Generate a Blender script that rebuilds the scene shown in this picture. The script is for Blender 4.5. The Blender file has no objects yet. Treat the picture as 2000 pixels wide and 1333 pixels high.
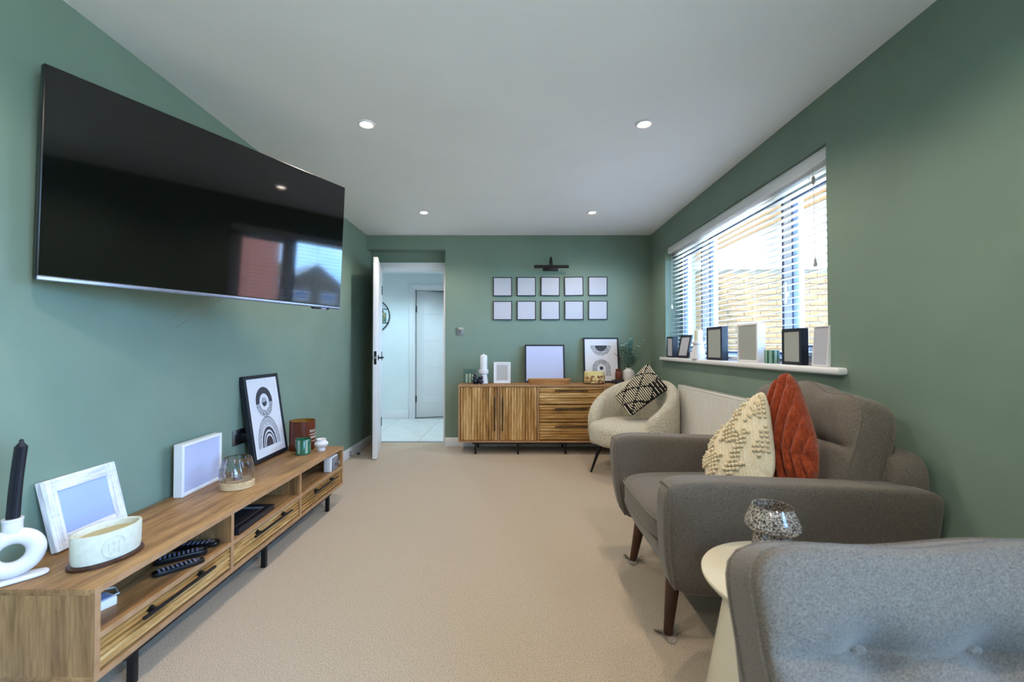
import bpy, bmesh, math, random
from mathutils import Vector, Matrix
random.seed(7)
S = bpy.context.scene
COL = S.collection
R = math.radians
PI = math.pi
sin, cos = math.sin, math.cos

# ------------------------------------------------------------------ camera
CAM_H = 1.092
cam_d = bpy.data.cameras.new('camera')
cam_d.sensor_fit = 'HORIZONTAL'; cam_d.sensor_width = 36.0
cam_d.lens = 850.0 / 2000.0 * 36.0
cam_d.clip_start = 0.02
cam_d.dof.use_dof = True; cam_d.dof.focus_distance = 3.2; cam_d.dof.aperture_fstop = 2.8
cam = bpy.data.objects.new('camera', cam_d); COL.objects.link(cam)
cam.location = (0, 0, CAM_H)
cam.rotation_euler = (R(90.91), 0, R(0.135))
S.camera = cam

# ------------------------------------------------------------------ light settings
SKY = 14.0
SUN = 6.5
DOWN = 13.5
DOWN_COL = (1.0, 0.86, 0.70)
HALL = 15.0
S.view_settings.view_transform = 'Standard'
S.view_settings.look = 'None'
S.view_settings.exposure = 1.3
S.view_settings.gamma = 1.0
S.view_settings.use_curve_mapping = False

w = bpy.data.worlds.new('sky'); S.world = w
w.use_nodes = True
nt = w.node_tree; nt.nodes.clear()
o_ = nt.nodes.new('ShaderNodeOutputWorld'); bg = nt.nodes.new('ShaderNodeBackground')
tc = nt.nodes.new('ShaderNodeTexCoord'); nz = nt.nodes.new('ShaderNodeTexNoise')
nz.inputs['Scale'].default_value = 4.0; nz.inputs['Detail'].default_value = 6.0; nz.inputs['Roughness'].default_value = 0.6
mp = nt.nodes.new('ShaderNodeMapping'); mp.inputs['Scale'].default_value = (1, 1, 2.2)
rp = nt.nodes.new('ShaderNodeValToRGB')
rp.color_ramp.elements[0].position = 0.38; rp.color_ramp.elements[0].color = (0.20, 0.46, 1.0, 1)
rp.color_ramp.elements[1].position = 0.62; rp.color_ramp.elements[1].color = (0.40, 0.66, 1.0, 1)
nt.links.new(tc.outputs['Generated'], mp.inputs['Vector']); nt.links.new(mp.outputs['Vector'], nz.inputs['Vector'])
nt.links.new(nz.outputs[0], rp.inputs['Fac']); nt.links.new(rp.outputs[0], bg.inputs['Color'])
bg.inputs['Strength'].default_value = SKY
nt.links.new(bg.outputs[0], o_.inputs['Surface'])

sd = bpy.data.lights.new('sun', 'SUN'); sd.energy = SUN; sd.angle = R(0.6); sd.color = (1.0, 0.86, 0.68)
sun = bpy.data.objects.new('sun', sd); COL.objects.link(sun)
sun.rotation_euler = Vector((-0.45, -0.5, 0.95)).to_track_quat('Z', 'Y').to_euler()
sun.location = (0, 0, 12)

def portal(name, loc, rot, sx, sy):
    l = bpy.data.lights.new(name, 'AREA'); l.shape = 'RECTANGLE'; l.size = sx; l.size_y = sy
    l.cycles.is_portal = True
    o = bpy.data.objects.new(name, l); COL.objects.link(o); o.location = loc; o.rotation_euler = rot
portal('window_sky_portal', (1.80, 3.245, 1.55), (0, R(90), 0), 1.15, 2.3)
portal('added_patio_sky_portal', (1.81, -0.75, 1.1), (0, R(90), 0), 2.2, 1.6)  # guides sky sampling through the added patio opening

# ------------------------------------------------------------------ materials
def lin(h):
    if not isinstance(h, str): return tuple(h) + (1,) if len(h) == 3 else tuple(h)
    h = h.lstrip('#'); v = []
    for i in (0, 2, 4):
        c = int(h[i:i+2], 16) / 255.0
        v.append(c / 12.92 if c <= 0.04045 else ((c + 0.055) / 1.055) ** 2.4)
    return tuple(v) + (1,)

def mat(name, col, rough=0.5, metal=0.0, col2=None, scale=40.0, stretch=(1, 1, 1), detail=3.0, lo=0.35, hi=0.65,
        bump=0.0, bscale=None, bdist=0.002, trans=0.0, ior=1.45, sheen=0.0, coat=0.0, emit=None, estr=0.0, spec=None, vor=False):
    m = bpy.data.materials.new(name); m.use_nodes = True
    n = m.node_tree.nodes; L = m.node_tree.links; b = n['Principled BSDF']
    b.inputs['Base Color'].default_value = lin(col); b.inputs['Roughness'].default_value = rough
    b.inputs['Metallic'].default_value = metal; b.inputs['IOR'].default_value = ior
    b.inputs['Transmission Weight'].default_value = trans
    if spec is not None: b.inputs['Specular IOR Level'].default_value = spec
    if sheen: b.inputs['Sheen Weight'].default_value = sheen; b.inputs['Sheen Roughness'].default_value = 0.4
    if coat: b.inputs['Coat Weight'].default_value = coat; b.inputs['Coat Roughness'].default_value = 0.08
    if emit is not None:
        b.inputs['Emission Color'].default_value = lin(emit); b.inputs['Emission Strength'].default_value = estr
    t = n.new('ShaderNodeTexCoord'); mpn = n.new('ShaderNodeMapping'); mpn.inputs['Scale'].default_value = stretch
    L.new(t.outputs['Object'], mpn.inputs['Vector'])
    if col2 is not None:
        x = n.new('ShaderNodeTexNoise'); x.inputs['Scale'].default_value = scale; x.inputs['Detail'].default_value = detail
        r = n.new('ShaderNodeValToRGB')
        r.color_ramp.elements[0].position = lo; r.color_ramp.elements[1].position = hi
        r.color_ramp.elements[0].color = lin(col); r.color_ramp.elements[1].color = lin(col2)
        L.new(mpn.outputs['Vector'], x.inputs['Vector']); L.new(x.outputs[0], r.inputs['Fac']); L.new(r.outputs[0], b.inputs['Base Color'])
    if bump:
        if vor:
            y = n.new('ShaderNodeTexVoronoi'); y.inputs['Scale'].default_value = bscale or scale
        else:
            y = n.new('ShaderNodeTexNoise'); y.inputs['Scale'].default_value = bscale or scale; y.inputs['Detail'].default_value = 3
        bp = n.new('ShaderNodeBump'); bp.inputs['Strength'].default_value = bump; bp.inputs['Distance'].default_value = bdist
        if vor: bp.invert = True
        L.new(mpn.outputs['Vector'], y.inputs['Vector']); L.new(y.outputs[0], bp.inputs['Height']); L.new(bp.outputs[0], b.inputs['Normal'])
    return m

def wood(name, axis, c0='#573d25', c1='#9a7248', c2='#bd9362', rough=0.5, sc=9.0):
    m = bpy.data.materials.new(name); m.use_nodes = True
    n = m.node_tree.nodes; L = m.node_tree.links; b = n['Principled BSDF']; b.inputs['Roughness'].default_value = rough
    t = n.new('ShaderNodeTexCoord'); mpn = n.new('ShaderNodeMapping')
    s = [sc, sc, sc]; s[axis] = sc * 0.075; mpn.inputs['Scale'].default_value = s
    L.new(t.outputs['Object'], mpn.inputs['Vector'])
    a = n.new('ShaderNodeTexNoise'); a.inputs['Scale'].default_value = 1.6; a.inputs['Detail'].default_value = 8; a.inputs['Roughness'].default_value = 0.72
    a.inputs['Distortion'].default_value = 0.6
    L.new(mpn.outputs['Vector'], a.inputs['Vector'])
    f = n.new('ShaderNodeTexNoise'); f.inputs['Scale'].default_value = 12; f.inputs['Detail'].default_value = 4
    L.new(mpn.outputs['Vector'], f.inputs['Vector'])
    r = n.new('ShaderNodeValToRGB'); e = r.color_ramp.elements
    e[0].position = 0.30; e[0].color = lin(c0); e[1].position = 0.66; e[1].color = lin(c2)
    q = e.new(0.46); q.color = lin(c1)
    L.new(a.outputs[0], r.inputs['Fac'])
    mx = n.new('ShaderNodeMix'); mx.data_type = 'RGBA'; mx.blend_type = 'MULTIPLY'; mx.inputs[0].default_value = 0.45
    r2 = n.new('ShaderNodeValToRGB'); r2.color_ramp.elements[0].position = 0.38; r2.color_ramp.elements[0].color = (0.45, 0.4, 0.35, 1)
    r2.color_ramp.elements[1].position = 0.55; r2.color_ramp.elements[1].color = (1, 1, 1, 1)
    L.new(f.outputs[0], r2.inputs['Fac']); L.new(r.outputs[0], mx.inputs[6]); L.new(r2.outputs[0], mx.inputs[7])
    L.new(mx.outputs[2], b.inputs['Base Color'])
    bp = n.new('ShaderNodeBump'); bp.inputs['Strength'].default_value = 0.25; bp.inputs['Distance'].default_value = 0.001
    L.new(f.outputs[0], bp.inputs['Height']); L.new(bp.outputs[0], b.inputs['Normal'])
    return m

def clear_pane(name, tint=(0.97, 0.99, 0.98), gloss=0.09):
    m = bpy.data.materials.new(name); m.use_nodes = True
    n = m.node_tree.nodes; L = m.node_tree.links; n.clear()
    o = n.new('ShaderNodeOutputMaterial'); tr = n.new('ShaderNodeBsdfTransparent'); tr.inputs[0].default_value = tint + (1,)
    g = n.new('ShaderNodeBsdfGlossy'); g.inputs['Roughness'].default_value = 0.02
    lw = n.new('ShaderNodeLayerWeight'); pw_ = n.new('ShaderNodeMath'); pw_.operation = 'POWER'; pw_.inputs[1].default_value = 5.0
    fr = n.new('ShaderNodeMath'); fr.operation = 'MULTIPLY_ADD'; fr.inputs[1].default_value = 0.6; fr.inputs[2].default_value = 0.035
    L.new(lw.outputs['Facing'], pw_.inputs[0]); L.new(pw_.outputs[0], fr.inputs[0])
    mx = n.new('ShaderNodeMixShader'); L.new(fr.outputs[0], mx.inputs[0]); L.new(tr.outputs[0], mx.inputs[1]); L.new(g.outputs[0], mx.inputs[2])
    L.new(mx.outputs[0], o.inputs['Surface'])
    return m

M = {}
M['paint'] = mat('sage_wall_paint', '#75897b', 0.62, col2='#7a8e80', scale=3, bump=0.12, bscale=260, bdist=0.0006)
M['ceil'] = mat('ceiling_paint', '#ecebeb', 0.8, col2='#efeeee', scale=2, bump=0.08, bscale=120, bdist=0.0006)
M['carpet'] = mat('beige_carpet', '#6c5b4a', 0.95, col2='#c8b59f', scale=270, detail=3, lo=0.28, hi=0.52, bump=0.8, bscale=380, bdist=0.004, sheen=0.2)
M['white'] = mat('white_gloss_paint', '#e6e5e8', 0.35, col2='#e9e8ea', scale=4)
M['hallwhite'] = mat('hall_white_paint', '#e2e8ea', 0.7, col2='#e6ebec', scale=4)
M['hallceil'] = mat('hall_ceiling_paint', '#eceff0', 0.8, col2='#eff1f2', scale=4)
M['tile'] = mat('pale_floor_tile', '#d9dbd9', 0.3, col2='#e4e5e3', scale=5, detail=6)
M['grout'] = mat('tile_grout', '#9fa3a3', 0.8, col2='#a8acac', scale=60)
M['black'] = mat('black_metal', '#15161a', 0.42, col2='#1b1c21', scale=30, metal=0.3)
M['blackwood'] = mat('black_frame_paint', '#191b24', 0.4, col2='#20222c', scale=30)
M['chrome'] = mat('brushed_steel', '#b9b9bd', 0.28, metal=1.0, col2='#a2a2a8', scale=60, stretch=(1, 12, 1))
M['oakX'] = wood('oak_grain_x', 0); M['oakY'] = wood('oak_grain_y', 1); M['oakZ'] = wood('oak_grain_z', 2)
M['ribX'] = wood('ribbed_oak_x', 0, '#5e4020', '#b98a4d', '#efcd93', sc=13); M['ribY'] = wood('ribbed_oak_y', 1, '#5e4020', '#b98a4d', '#efcd93', sc=13)
M['ribZ'] = wood('ribbed_oak_z', 2, '#5e4020', '#b98a4d', '#efcd93', sc=13)
M['edge'] = mat('oak_edge_band', '#b58c68', 0.5, col2='#a57c58', scale=20, stretch=(1, 1, 1))
M['screen'] = mat('tv_screen_glass', '#020203', 0.055, col2='#030304', scale=2, coat=0.0, ior=1.62)
M['tvback'] = mat('tv_black_plastic', '#0b0b0d', 0.35, col2='#101013', scale=20)
M['silver'] = mat('silver_trim', '#8b8c99', 0.35, metal=0.8, col2='#95969f', scale=20)
M['fabric'] = mat('grey_woven_fabric', '#49423c', 0.92, col2='#82776c', scale=430, detail=2, lo=0.30, hi=0.70, bump=0.6, bscale=420, bdist=0.002, sheen=0.25)
M['boucle'] = mat('cream_boucle', '#d0c5ab', 0.95, col2='#f6efdd', scale=130, bump=1.0, bscale=115, bdist=0.014, sheen=0.3, vor=True)
M['cream'] = mat('cream_cotton', '#d8c6a6', 0.9, col2='#e5d6ba', scale=160, bump=0.5, bscale=300, bdist=0.002)
M['pom'] = mat('cream_yarn_loops', '#d4c09b', 0.95, col2='#e6d6b6', scale=240, bump=0.8, bscale=420, bdist=0.003)
M['yarnc'] = mat('cream_knit_yarn', '#dccdb0', 0.95, col2='#ece0c8', scale=200, bump=0.6, bscale=500, bdist=0.002)
M['yarnk'] = mat('black_knit_yarn', '#17161a', 0.95, col2='#232126', scale=200, bump=0.6, bscale=500, bdist=0.002)
M['rust'] = mat('rust_faux_fur', '#812d0e', 0.9, col2='#ab451a', scale=130, stretch=(1, 1, 0.35), bump=0.9, bscale=260, bdist=0.006, sheen=0.35)
M['legwood'] = mat('dark_walnut', '#3a2014', 0.35, col2='#50301f', scale=30, stretch=(1, 1, 0.15))
M['felt'] = mat('grey_felt', '#8f877f', 0.95, col2='#a59c92', scale=150, bump=0.6, bscale=200)
M['tabletop'] = mat('cream_lacquer', '#d8cdb4', 0.35, col2='#ddd3bc', scale=5)
M['matte_white'] = mat('matte_white_ceramic', '#dedbe0', 0.6, col2='#e5e2e6', scale=40, bump=0.2, bscale=200)
M['candlewhite'] = mat('white_wax', '#e8e8ee', 0.5, col2='#eeeef2', scale=20)
M['candlecream'] = mat('cream_wax', '#e4dfc0', 0.5, col2='#ebe6ca', scale=20)
M['navy'] = mat('navy_wax', '#11131d', 0.45, col2='#171926', scale=20)
M['potcream'] = mat('cream_stoneware', '#cfcfbf', 0.55, col2='#d8d8c9', scale=60)
M['wax'] = mat('tan_wax', '#b6a577', 0.5, col2='#c0b084', scale=30)
M['amber'] = mat('amber_jar', '#5b2a17', 0.3, col2='#6d331d', scale=6, trans=0.12)
M['amberin'] = mat('amber_jar_inside', '#7f5a12', 0.4, col2='#8e681b', scale=6)
M['green'] = mat('green_glass', '#2f6f55', 0.08, col2='#3b8265', scale=20, trans=0.35, coat=0.5)
M['greenpale'] = mat('pale_green_glass', '#9cbcae', 0.12, col2='#a9c7ba', scale=20, trans=0.2)
M['teal'] = clear_pane('teal_ribbed_glass', (0.86, 0.93, 0.94))
M['glass'] = mat('clear_ribbed_glass', '#f4f6fa', 0.03, trans=1.0, ior=1.46, col2='#f8f9fb', scale=5)
M['pane'] = clear_pane('window_pane_glass')
M['tint'] = clear_pane('thin_glass', (0.9, 0.93, 0.96))
M['woodpale'] = mat('pale_wood', '#bfa078', 0.55, col2='#d4b992', scale=14, stretch=(1, 6, 6))
M['bowlwood'] = mat('carved_bowl_wood', '#9c6739', 0.5, col2='#c08c57', scale=12, stretch=(0.5, 5, 5), detail=6)
M['mount'] = mat('white_mount_card', '#dcdce4', 0.6, col2='#dfdfe6', scale=10)
M['blank'] = mat('blank_lavender_print', '#bcc2e2', 0.45, col2='#bfc5e4', scale=3)
M['blankblue'] = mat('blank_blue_print', '#9fb2df', 0.45, col2='#a2b5e1', scale=3)
M['blankgrey'] = mat('blank_pale_grey_print', '#b9bac4', 0.5, col2='#bcbdc7', scale=3)
M['blankstone'] = mat('blank_stone_print', '#b3b2b0', 0.5, col2='#b6b5b3', scale=3)
M['blankgg'] = mat('blank_grey_green_print', '#a5a8a2', 0.5, col2='#a8aba5', scale=3)
M['washed'] = mat('whitewashed_wood', '#c3c3cd', 0.6, col2='#e4e4ea', scale=70, stretch=(0.12, 1, 1.0), lo=0.35, hi=0.55, bump=0.5, bscale=70)
M['washedZ'] = mat('whitewashed_wood_upright', '#c3c3cd', 0.6, col2='#e4e4ea', scale=70, stretch=(1, 1, 0.12), lo=0.35, hi=0.55, bump=0.5, bscale=70)
M['ink'] = mat('charcoal_print_ink', '#34353f', 0.6, col2='#41424c', scale=40)
M['inkbrown'] = mat('brown_print_ink', '#3f3638', 0.6, col2='#4a4042', scale=40)
M['inkwash'] = mat('brushed_print_ink', '#4a4b55', 0.6, col2='#d6d7df', scale=260, stretch=(0.2, 1, 1), detail=4, lo=0.42, hi=0.58)
M['inkstripe'] = mat('hatched_print_ink', '#686a74', 0.6, col2='#d3d4dc', scale=330, stretch=(1, 1, 0.2), detail=4, lo=0.4, hi=0.6)
M['upvc'] = mat('white_upvc', '#e2e3e8', 0.3, col2='#e5e6ea', scale=5)
M['gasket'] = mat('grey_gasket', '#525b78', 0.5, col2='#5a6380', scale=30)
M['slat'] = mat('white_blind_slat', '#e8e6e6', 0.45, col2='#ecebea', scale=5)
M['cord'] = mat('blind_cord', '#cfcac2', 0.8, col2='#d8d3cb', scale=80)
M['tassel'] = mat('grey_blind_tassel', '#a9a49c', 0.6, col2='#b3aea6', scale=60)
M['radiator'] = mat('radiator_enamel', '#e3e1db', 0.3, col2='#e6e4de', scale=4)
M['leaf'] = mat('eucalyptus_leaf', '#5d8b79', 0.6, col2='#bcd8cb', scale=60)
M['stem'] = mat('plant_stem', '#4a5a45', 0.7, col2='#5c6a52', scale=60)
M['vase'] = mat('speckled_white_vase', '#c6c4c0', 0.6, col2='#d4d2ce', scale=120)
M['terracotta'] = mat('brown_bottle_glass', '#5e2a17', 0.25, col2='#74361f', scale=8, coat=0.3)
M['dark'] = mat('dark_stoneware', '#23242a', 0.5, col2='#2c2d33', scale=60)
M['navyglass'] = mat('dark_navy_glass', '#141726', 0.12, col2='#1e2133', scale=25, coat=0.5)
M['floral'] = mat('pressed_flower_wax', '#d8c98a', 0.5, col2='#decf93', scale=10)
M['petal'] = mat('dried_petals', '#7a4a30', 0.7, col2='#cba77c', scale=45, lo=0.4, hi=0.6)
M['red'] = mat('dark_red_box', '#6e0d1b', 0.5, col2='#7b1322', scale=10)
M['grey'] = mat('radio_grille_grey', '#77777a', 0.5, col2='#86868a', scale=200)
M['button'] = mat('remote_buttons', '#8d90a8', 0.5, col2='#5b5e75', scale=120)
M['lamp'] = mat('lamp_glow', '#ffffff', 0.5, emit='#fff0dc', estr=14.0, col2='#fffdf8', scale=3)
M['brick'] = mat('buff_brick', '#5f4020', 0.9, col2='#6e4d29', scale=18, bump=0.5, bscale=60, bdist=0.004)
M['mortar'] = mat('pale_mortar', '#55483a', 0.95, col2='#5e5142', scale=60)
M['redbrick'] = mat('red_brick', '#a8604c', 0.9, col2='#bb725d', scale=30, bump=0.4, bscale=40)
M['render'] = mat('white_render', '#e4e2de', 0.9, col2='#ebe9e5', scale=20)
M['roof'] = mat('grey_roof_tile', '#5d5a5c', 0.8, col2='#706c6d', scale=20)
M['soffit'] = mat('timber_soffit', '#8d5f33', 0.7, col2='#9a6b3c', scale=14, stretch=(1, 0.1, 1))
M['ground'] = mat('pale_paving', '#d0bb9a', 0.9, col2='#d9c5a5', scale=5)
M['grass'] = mat('lawn', '#4d6a35', 0.95, col2='#638246', scale=12)
M['hedge'] = mat('tree_leaves', '#3c5a34', 0.9, col2='#5d7d4c', scale=12, bump=0.8, bscale=10, bdist=0.1)
M['mirror'] = mat('mirror_glass', '#dfe6e8', 0.03, metal=1.0, col2='#e3eaec', scale=3)
M['printpic'] = mat('hall_picture_print', '#4d7564', 0.5, col2='#b8a57c', scale=14)
M['speck'] = mat('speckled_mosaic_glass', '#3a302a', 0.10, col2='#c9bdb0', scale=230, detail=3, lo=0.42, hi=0.60, coat=0.4, trans=0.1)
M['ivory'] = mat('letter_print_white', '#e2d8d0', 0.6, col2='#e8dfd7', scale=30)

# ------------------------------------------------------------------ mesh helpers
class B:
    def __init__(s): s.bm = bmesh.new(); s.slots = []
    def _mi(s, m):
        if m is None: return 0
        if m not in s.slots: s.slots.append(m)
        return s.slots.index(m)
    def _set(s, faces, m):
        i = s._mi(m)
        for f in faces: f.material_index = i
    def box(s, x0, x1, y0, y1, z0, z1, bev=0.0, m=None, seg=2):
        c = ((x0+x1)/2, (y0+y1)/2, (z0+z1)/2)
        old = set(s.bm.faces) if (m is not None or bev) else None
        g = bmesh.ops.create_cube(s.bm, size=1.0, matrix=Matrix.Translation(c) @ Matrix.Diagonal((abs(x1-x0), abs(y1-y0), abs(z1-z0), 1)))
        if bev:
            es = list({e for v in g['verts'] for e in v.link_edges})
            bmesh.ops.bevel(s.bm, geom=es, offset=bev, segments=seg, affect='EDGES', profile=0.5)
        if m is not None: s._set([f for f in s.bm.faces if f not in old], m)
        return s
    def grid(s, fn, nu, nv, cu=False, cv=False, m=None, flip=False):
        V = [[s.bm.verts.new(fn(i/(nu if cu else nu-1), j/(nv if cv else nv-1))) for j in range(nv)] for i in range(nu)]
        fs = []
        for i in range(nu if cu else nu-1):
            for j in range(nv if cv else nv-1):
                a, b, c, d = V[i][j], V[(i+1) % nu][j], V[(i+1) % nu][(j+1) % nv], V[i][(j+1) % nv]
                q = [a, b, c, d] if not flip else [d, c, b, a]
                try: fs.append(s.bm.faces.new(q))
                except ValueError: pass
        s._set(fs, m); return V
    def lathe(s, prof, c=(0, 0, 0), seg=32, sx=1.0, sy=1.0, m=None, rib=None, cap=True):
        rings = []
        for r, z in prof:
            ring = []
            for k in range(seg):
                a = 2*PI*k/seg; rr = r * (1 + (rib(a, z) if rib else 0))
                ring.append(s.bm.verts.new((c[0]+rr*cos(a)*sx, c[1]+rr*sin(a)*sy, c[2]+z)))
            rings.append(ring)
        fs = []
        for i in range(len(rings)-1):
            for k in range(seg):
                fs.append(s.bm.faces.new((rings[i][k], rings[i][(k+1) % seg], rings[i+1][(k+1) % seg], rings[i+1][k])))
        if cap:
            if prof[0][0] > 1e-5: fs.append(s.bm.faces.new(rings[0][::-1]))
            if prof[-1][0] > 1e-5: fs.append(s.bm.faces.new(rings[-1]))
        s._set(fs, m); return s
    def tube(s, pts, r, seg=8, closed=False, m=None):
        pts = [Vector(p) for p in pts]; n = len(pts); rings = []
        rr = r if isinstance(r, (list, tuple)) else [r]*n
        up = None
        for i, p in enumerate(pts):
            a = pts[(i-1) % n] if (closed or i > 0) else p
            b = pts[(i+1) % n] if (closed or i < n-1) else p
            t = (b-a).normalized() if (b-a).length > 1e-9 else Vector((0, 0, 1))
            if up is None: up = Vector((0, 0, 1)) if abs(t.z) < 0.9 else Vector((1, 0, 0))
            u = t.cross(up)
            if u.length < 1e-6: u = t.cross(Vector((0.3, 1, 0)))
            u.normalize(); v = u.cross(t).normalized(); up = v
            rings.append([s.bm.verts.new(p + u*(rr[i]*cos(2*PI*k/seg)) + v*(rr[i]*sin(2*PI*k/seg))) for k in range(seg)])
        fs = []
        for i in range(n if closed else n-1):
            A, C = rings[i], rings[(i+1) % n]
            for k in range(seg): fs.append(s.bm.faces.new((A[k], A[(k+1) % seg], C[(k+1) % seg], C[k])))
        if not closed: fs.append(s.bm.faces.new(rings[0][::-1])); fs.append(s.bm.faces.new(rings[-1]))
        s._set(fs, m); return s
    def cyl(s, p0, p1, r0, r1=None, seg=16, m=None):
        return s.tube([p0, p1], [r0, r0 if r1 is None else r1], seg, m=m)
    def ball(s, c, r, m=None, seg=10, rings=7):
        if not isinstance(r, (tuple, list)): r = (r, r, r)
        old = set(s.bm.faces) if m is not None else None
        bmesh.ops.create_uvsphere(s.bm, u_segments=seg, v_segments=rings, radius=1.0, matrix=Matrix.Translation(c) @ Matrix.Diagonal((r[0], r[1], r[2], 1)))
        if m is not None: s._set([f for f in s.bm.faces if f not in old], m)
        return s
    def sup(s, c, h, k=5.0, n=14, fn=None, m=None, rot=None):
        """superellipsoid box: soft upholstered block"""
        c = Vector(c); old = set(s.bm.faces); seen = {}
        def vert(p):
            key = tuple(round(x, 5) for x in p)
            if key in seen: return seen[key]
            q = Vector(p); L = (abs(q.x)**k + abs(q.y)**k + abs(q.z)**k) ** (1/k)
            q = q / L; q = Vector((q.x*h[0], q.y*h[1], q.z*h[2]))
            if fn: q = fn(q)
            if rot: q = rot @ q
            seen[key] = s.bm.verts.new(c + q); return seen[key]
        g = [-1 + 2*i/n for i in range(n+1)]
        for ax in range(3):
            for sg in (-1, 1):
                for i in range(n):
                    for j in range(n):
                        def P(a, b):
                            v = [0, 0, 0]; v[ax] = sg; v[(ax+1) % 3] = a; v[(ax+2) % 3] = b; return v
                        q = [vert(P(g[i], g[j])), vert(P(g[i+1], g[j])), vert(P(g[i+1], g[j+1])), vert(P(g[i], g[j+1]))]
                        s.bm.faces.new(q if sg > 0 else q[::-1])
        s._set([f for f in s.bm.faces if f not in old], m); return s
    def poly(s, pts, m=None):
        f = s.bm.faces.new([s.bm.verts.new(p) for p in pts]); s._set([f], m); return s
    def build(s, name, m=None, parent=None, smooth=35, loc=None, world=False):
        me = bpy.data.meshes.new(name)
        bmesh.ops.recalc_face_normals(s.bm, faces=s.bm.faces)
        s.bm.to_mesh(me); s.bm.free()
        if world:
            me.transform(Matrix.LocRotScale(parent.location, parent.rotation_euler, None).inverted())
        if s.slots:
            for k in s.slots: me.materials.append(M[k])
        elif m: me.materials.append(M[m])
        if smooth:
            me.polygons.foreach_set('use_smooth', [True]*len(me.polygons))
            me.set_sharp_from_angle(angle=R(smooth))
        o = bpy.data.objects.new(name, me); COL.objects.link(o)
        if parent is not None: o.parent = parent
        if loc is not None: o.location = loc
        return o

def tag(o, label, cat, group=None):
    o['label'] = label; o['category'] = cat
    if group: o['group'] = group
    return o
def thing(name, label, cat, loc=(0, 0, 0), rot=(0, 0, 0), group=None):
    o = bpy.data.objects.new(name, None); COL.objects.link(o); o.empty_display_size = 0.05
    o.location = loc; o.rotation_euler = rot
    return tag(o, label, cat, group)
def struct(o, label=None):
    o['kind'] = 'structure'
    if label: o['label'] = label
    return o
def link_copy(o, parent, loc=None, name=None):
    c = o.copy(); COL.objects.link(c); c.parent = parent
    if loc is not None: c.location = loc
    return c

# ------------------------------------------------------------------ room shell
XL, XR, YB, YF, H = -1.628, 1.532, 4.84, -1.60, 2.35
YR = 4.98
DX0, DX1, DH = -1.535, -0.79, 1.99
WY0, WY1, WZ0, WZ1 = 2.12, 4.37, 0.985, 2.10
struct(B().box(XL-0.2, XR+0.3, YF-0.2, 5.06, -0.15, 0).build('floor', 'carpet'), 'beige looped carpet floor')
struct(B().box(XL-0.2, XR+0.3, YF-0.2, 5.1, H, H+0.12).build('ceiling', 'ceil'), 'plain white ceiling')
struct(B().box(XL-0.2, XL, YF-0.2, 5.1, 0, H).build('wall_left', 'paint'), 'sage green wall behind the television')
b = B()
PY0, PY1, PZ = -1.55, 0.05, 2.2
b.box(XR, XR+0.3, YF-0.2, PY0, 0, H); b.box(XR, XR+0.3, PY0, PY1, PZ, H); b.box(XR, XR+0.3, PY1, WY0, 0, H); b.box(XR, XR+0.3, WY1, 5.1, 0, H)
b.box(XR, XR+0.3, WY0, WY1, 0, WZ0); b.box(XR, XR+0.3, WY0, WY1, WZ1, H)
struct(b.build('wall_right', 'paint', smooth=0), 'sage green wall with the window')
b = B()
b.box(-0.755, XR, YB, 5.1, 0, H); b.box(XL, -0.755, YB, 5.1, 2.194, H)
b.box(XL, -0.755, YR, 5.1, DH+0.02, 2.194); b.box(XL, DX0-0.02, YR, 5.1, 0, DH+0.02); b.box(DX1+0.02, -0.755, YR, 5.1, 0, DH+0.02)
struct(b.build('wall_back', 'paint', smooth=0), 'sage green wall with doorway recess')
struct(B().box(XL, XR, YF-0.2, YF, 0, H).build('wall_front', 'paint'), 'sage green wall behind the viewer')
wf = struct(bpy.data.objects.new('window_added', None), 'white glazed patio doors added beside the sofa for cool daylight'); COL.objects.link(wf); wf.location = (XR+0.2, 0, 0)  # unseen doors added so cool daylight reaches the left wall
b = B()
for y0, y1 in ((PY0, PY0+0.06), (PY1-0.06, PY1), ((PY0+PY1)/2-0.05, (PY0+PY1)/2+0.05)): b.box(-0.03, 0.03, y0, y1, 0.0, PZ, 0.004)
b.box(-0.03, 0.03, PY0+0.06, PY1-0.06, PZ-0.06, PZ, 0.004); b.box(-0.03, 0.03, PY0+0.06, PY1-0.06, 0, 0.09, 0.004)
b.build('window_frame', 'upvc', wf)
for y0, y1 in ((PY0+0.05, (PY0+PY1)/2-0.04), ((PY0+PY1)/2+0.04, PY1-0.05)): B().box(-0.006, 0.006, y0, y1, 0.08, PZ-0.05).build('pane', 'pane', wf)

def skirting(name, x0, x1, y0, y1):
    return struct(B().box(x0, x1, y0, y1, 0, 0.1, 0.004).build(name, 'white'))
skirting('baseboard_left', XL, XL+0.016, YF, YR)
skirting('baseboard_back', -0.755, XR, YB-0.016, YB)
skirting('baseboard_right', XR-0.016, XR, PY1, YB-0.016)
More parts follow.
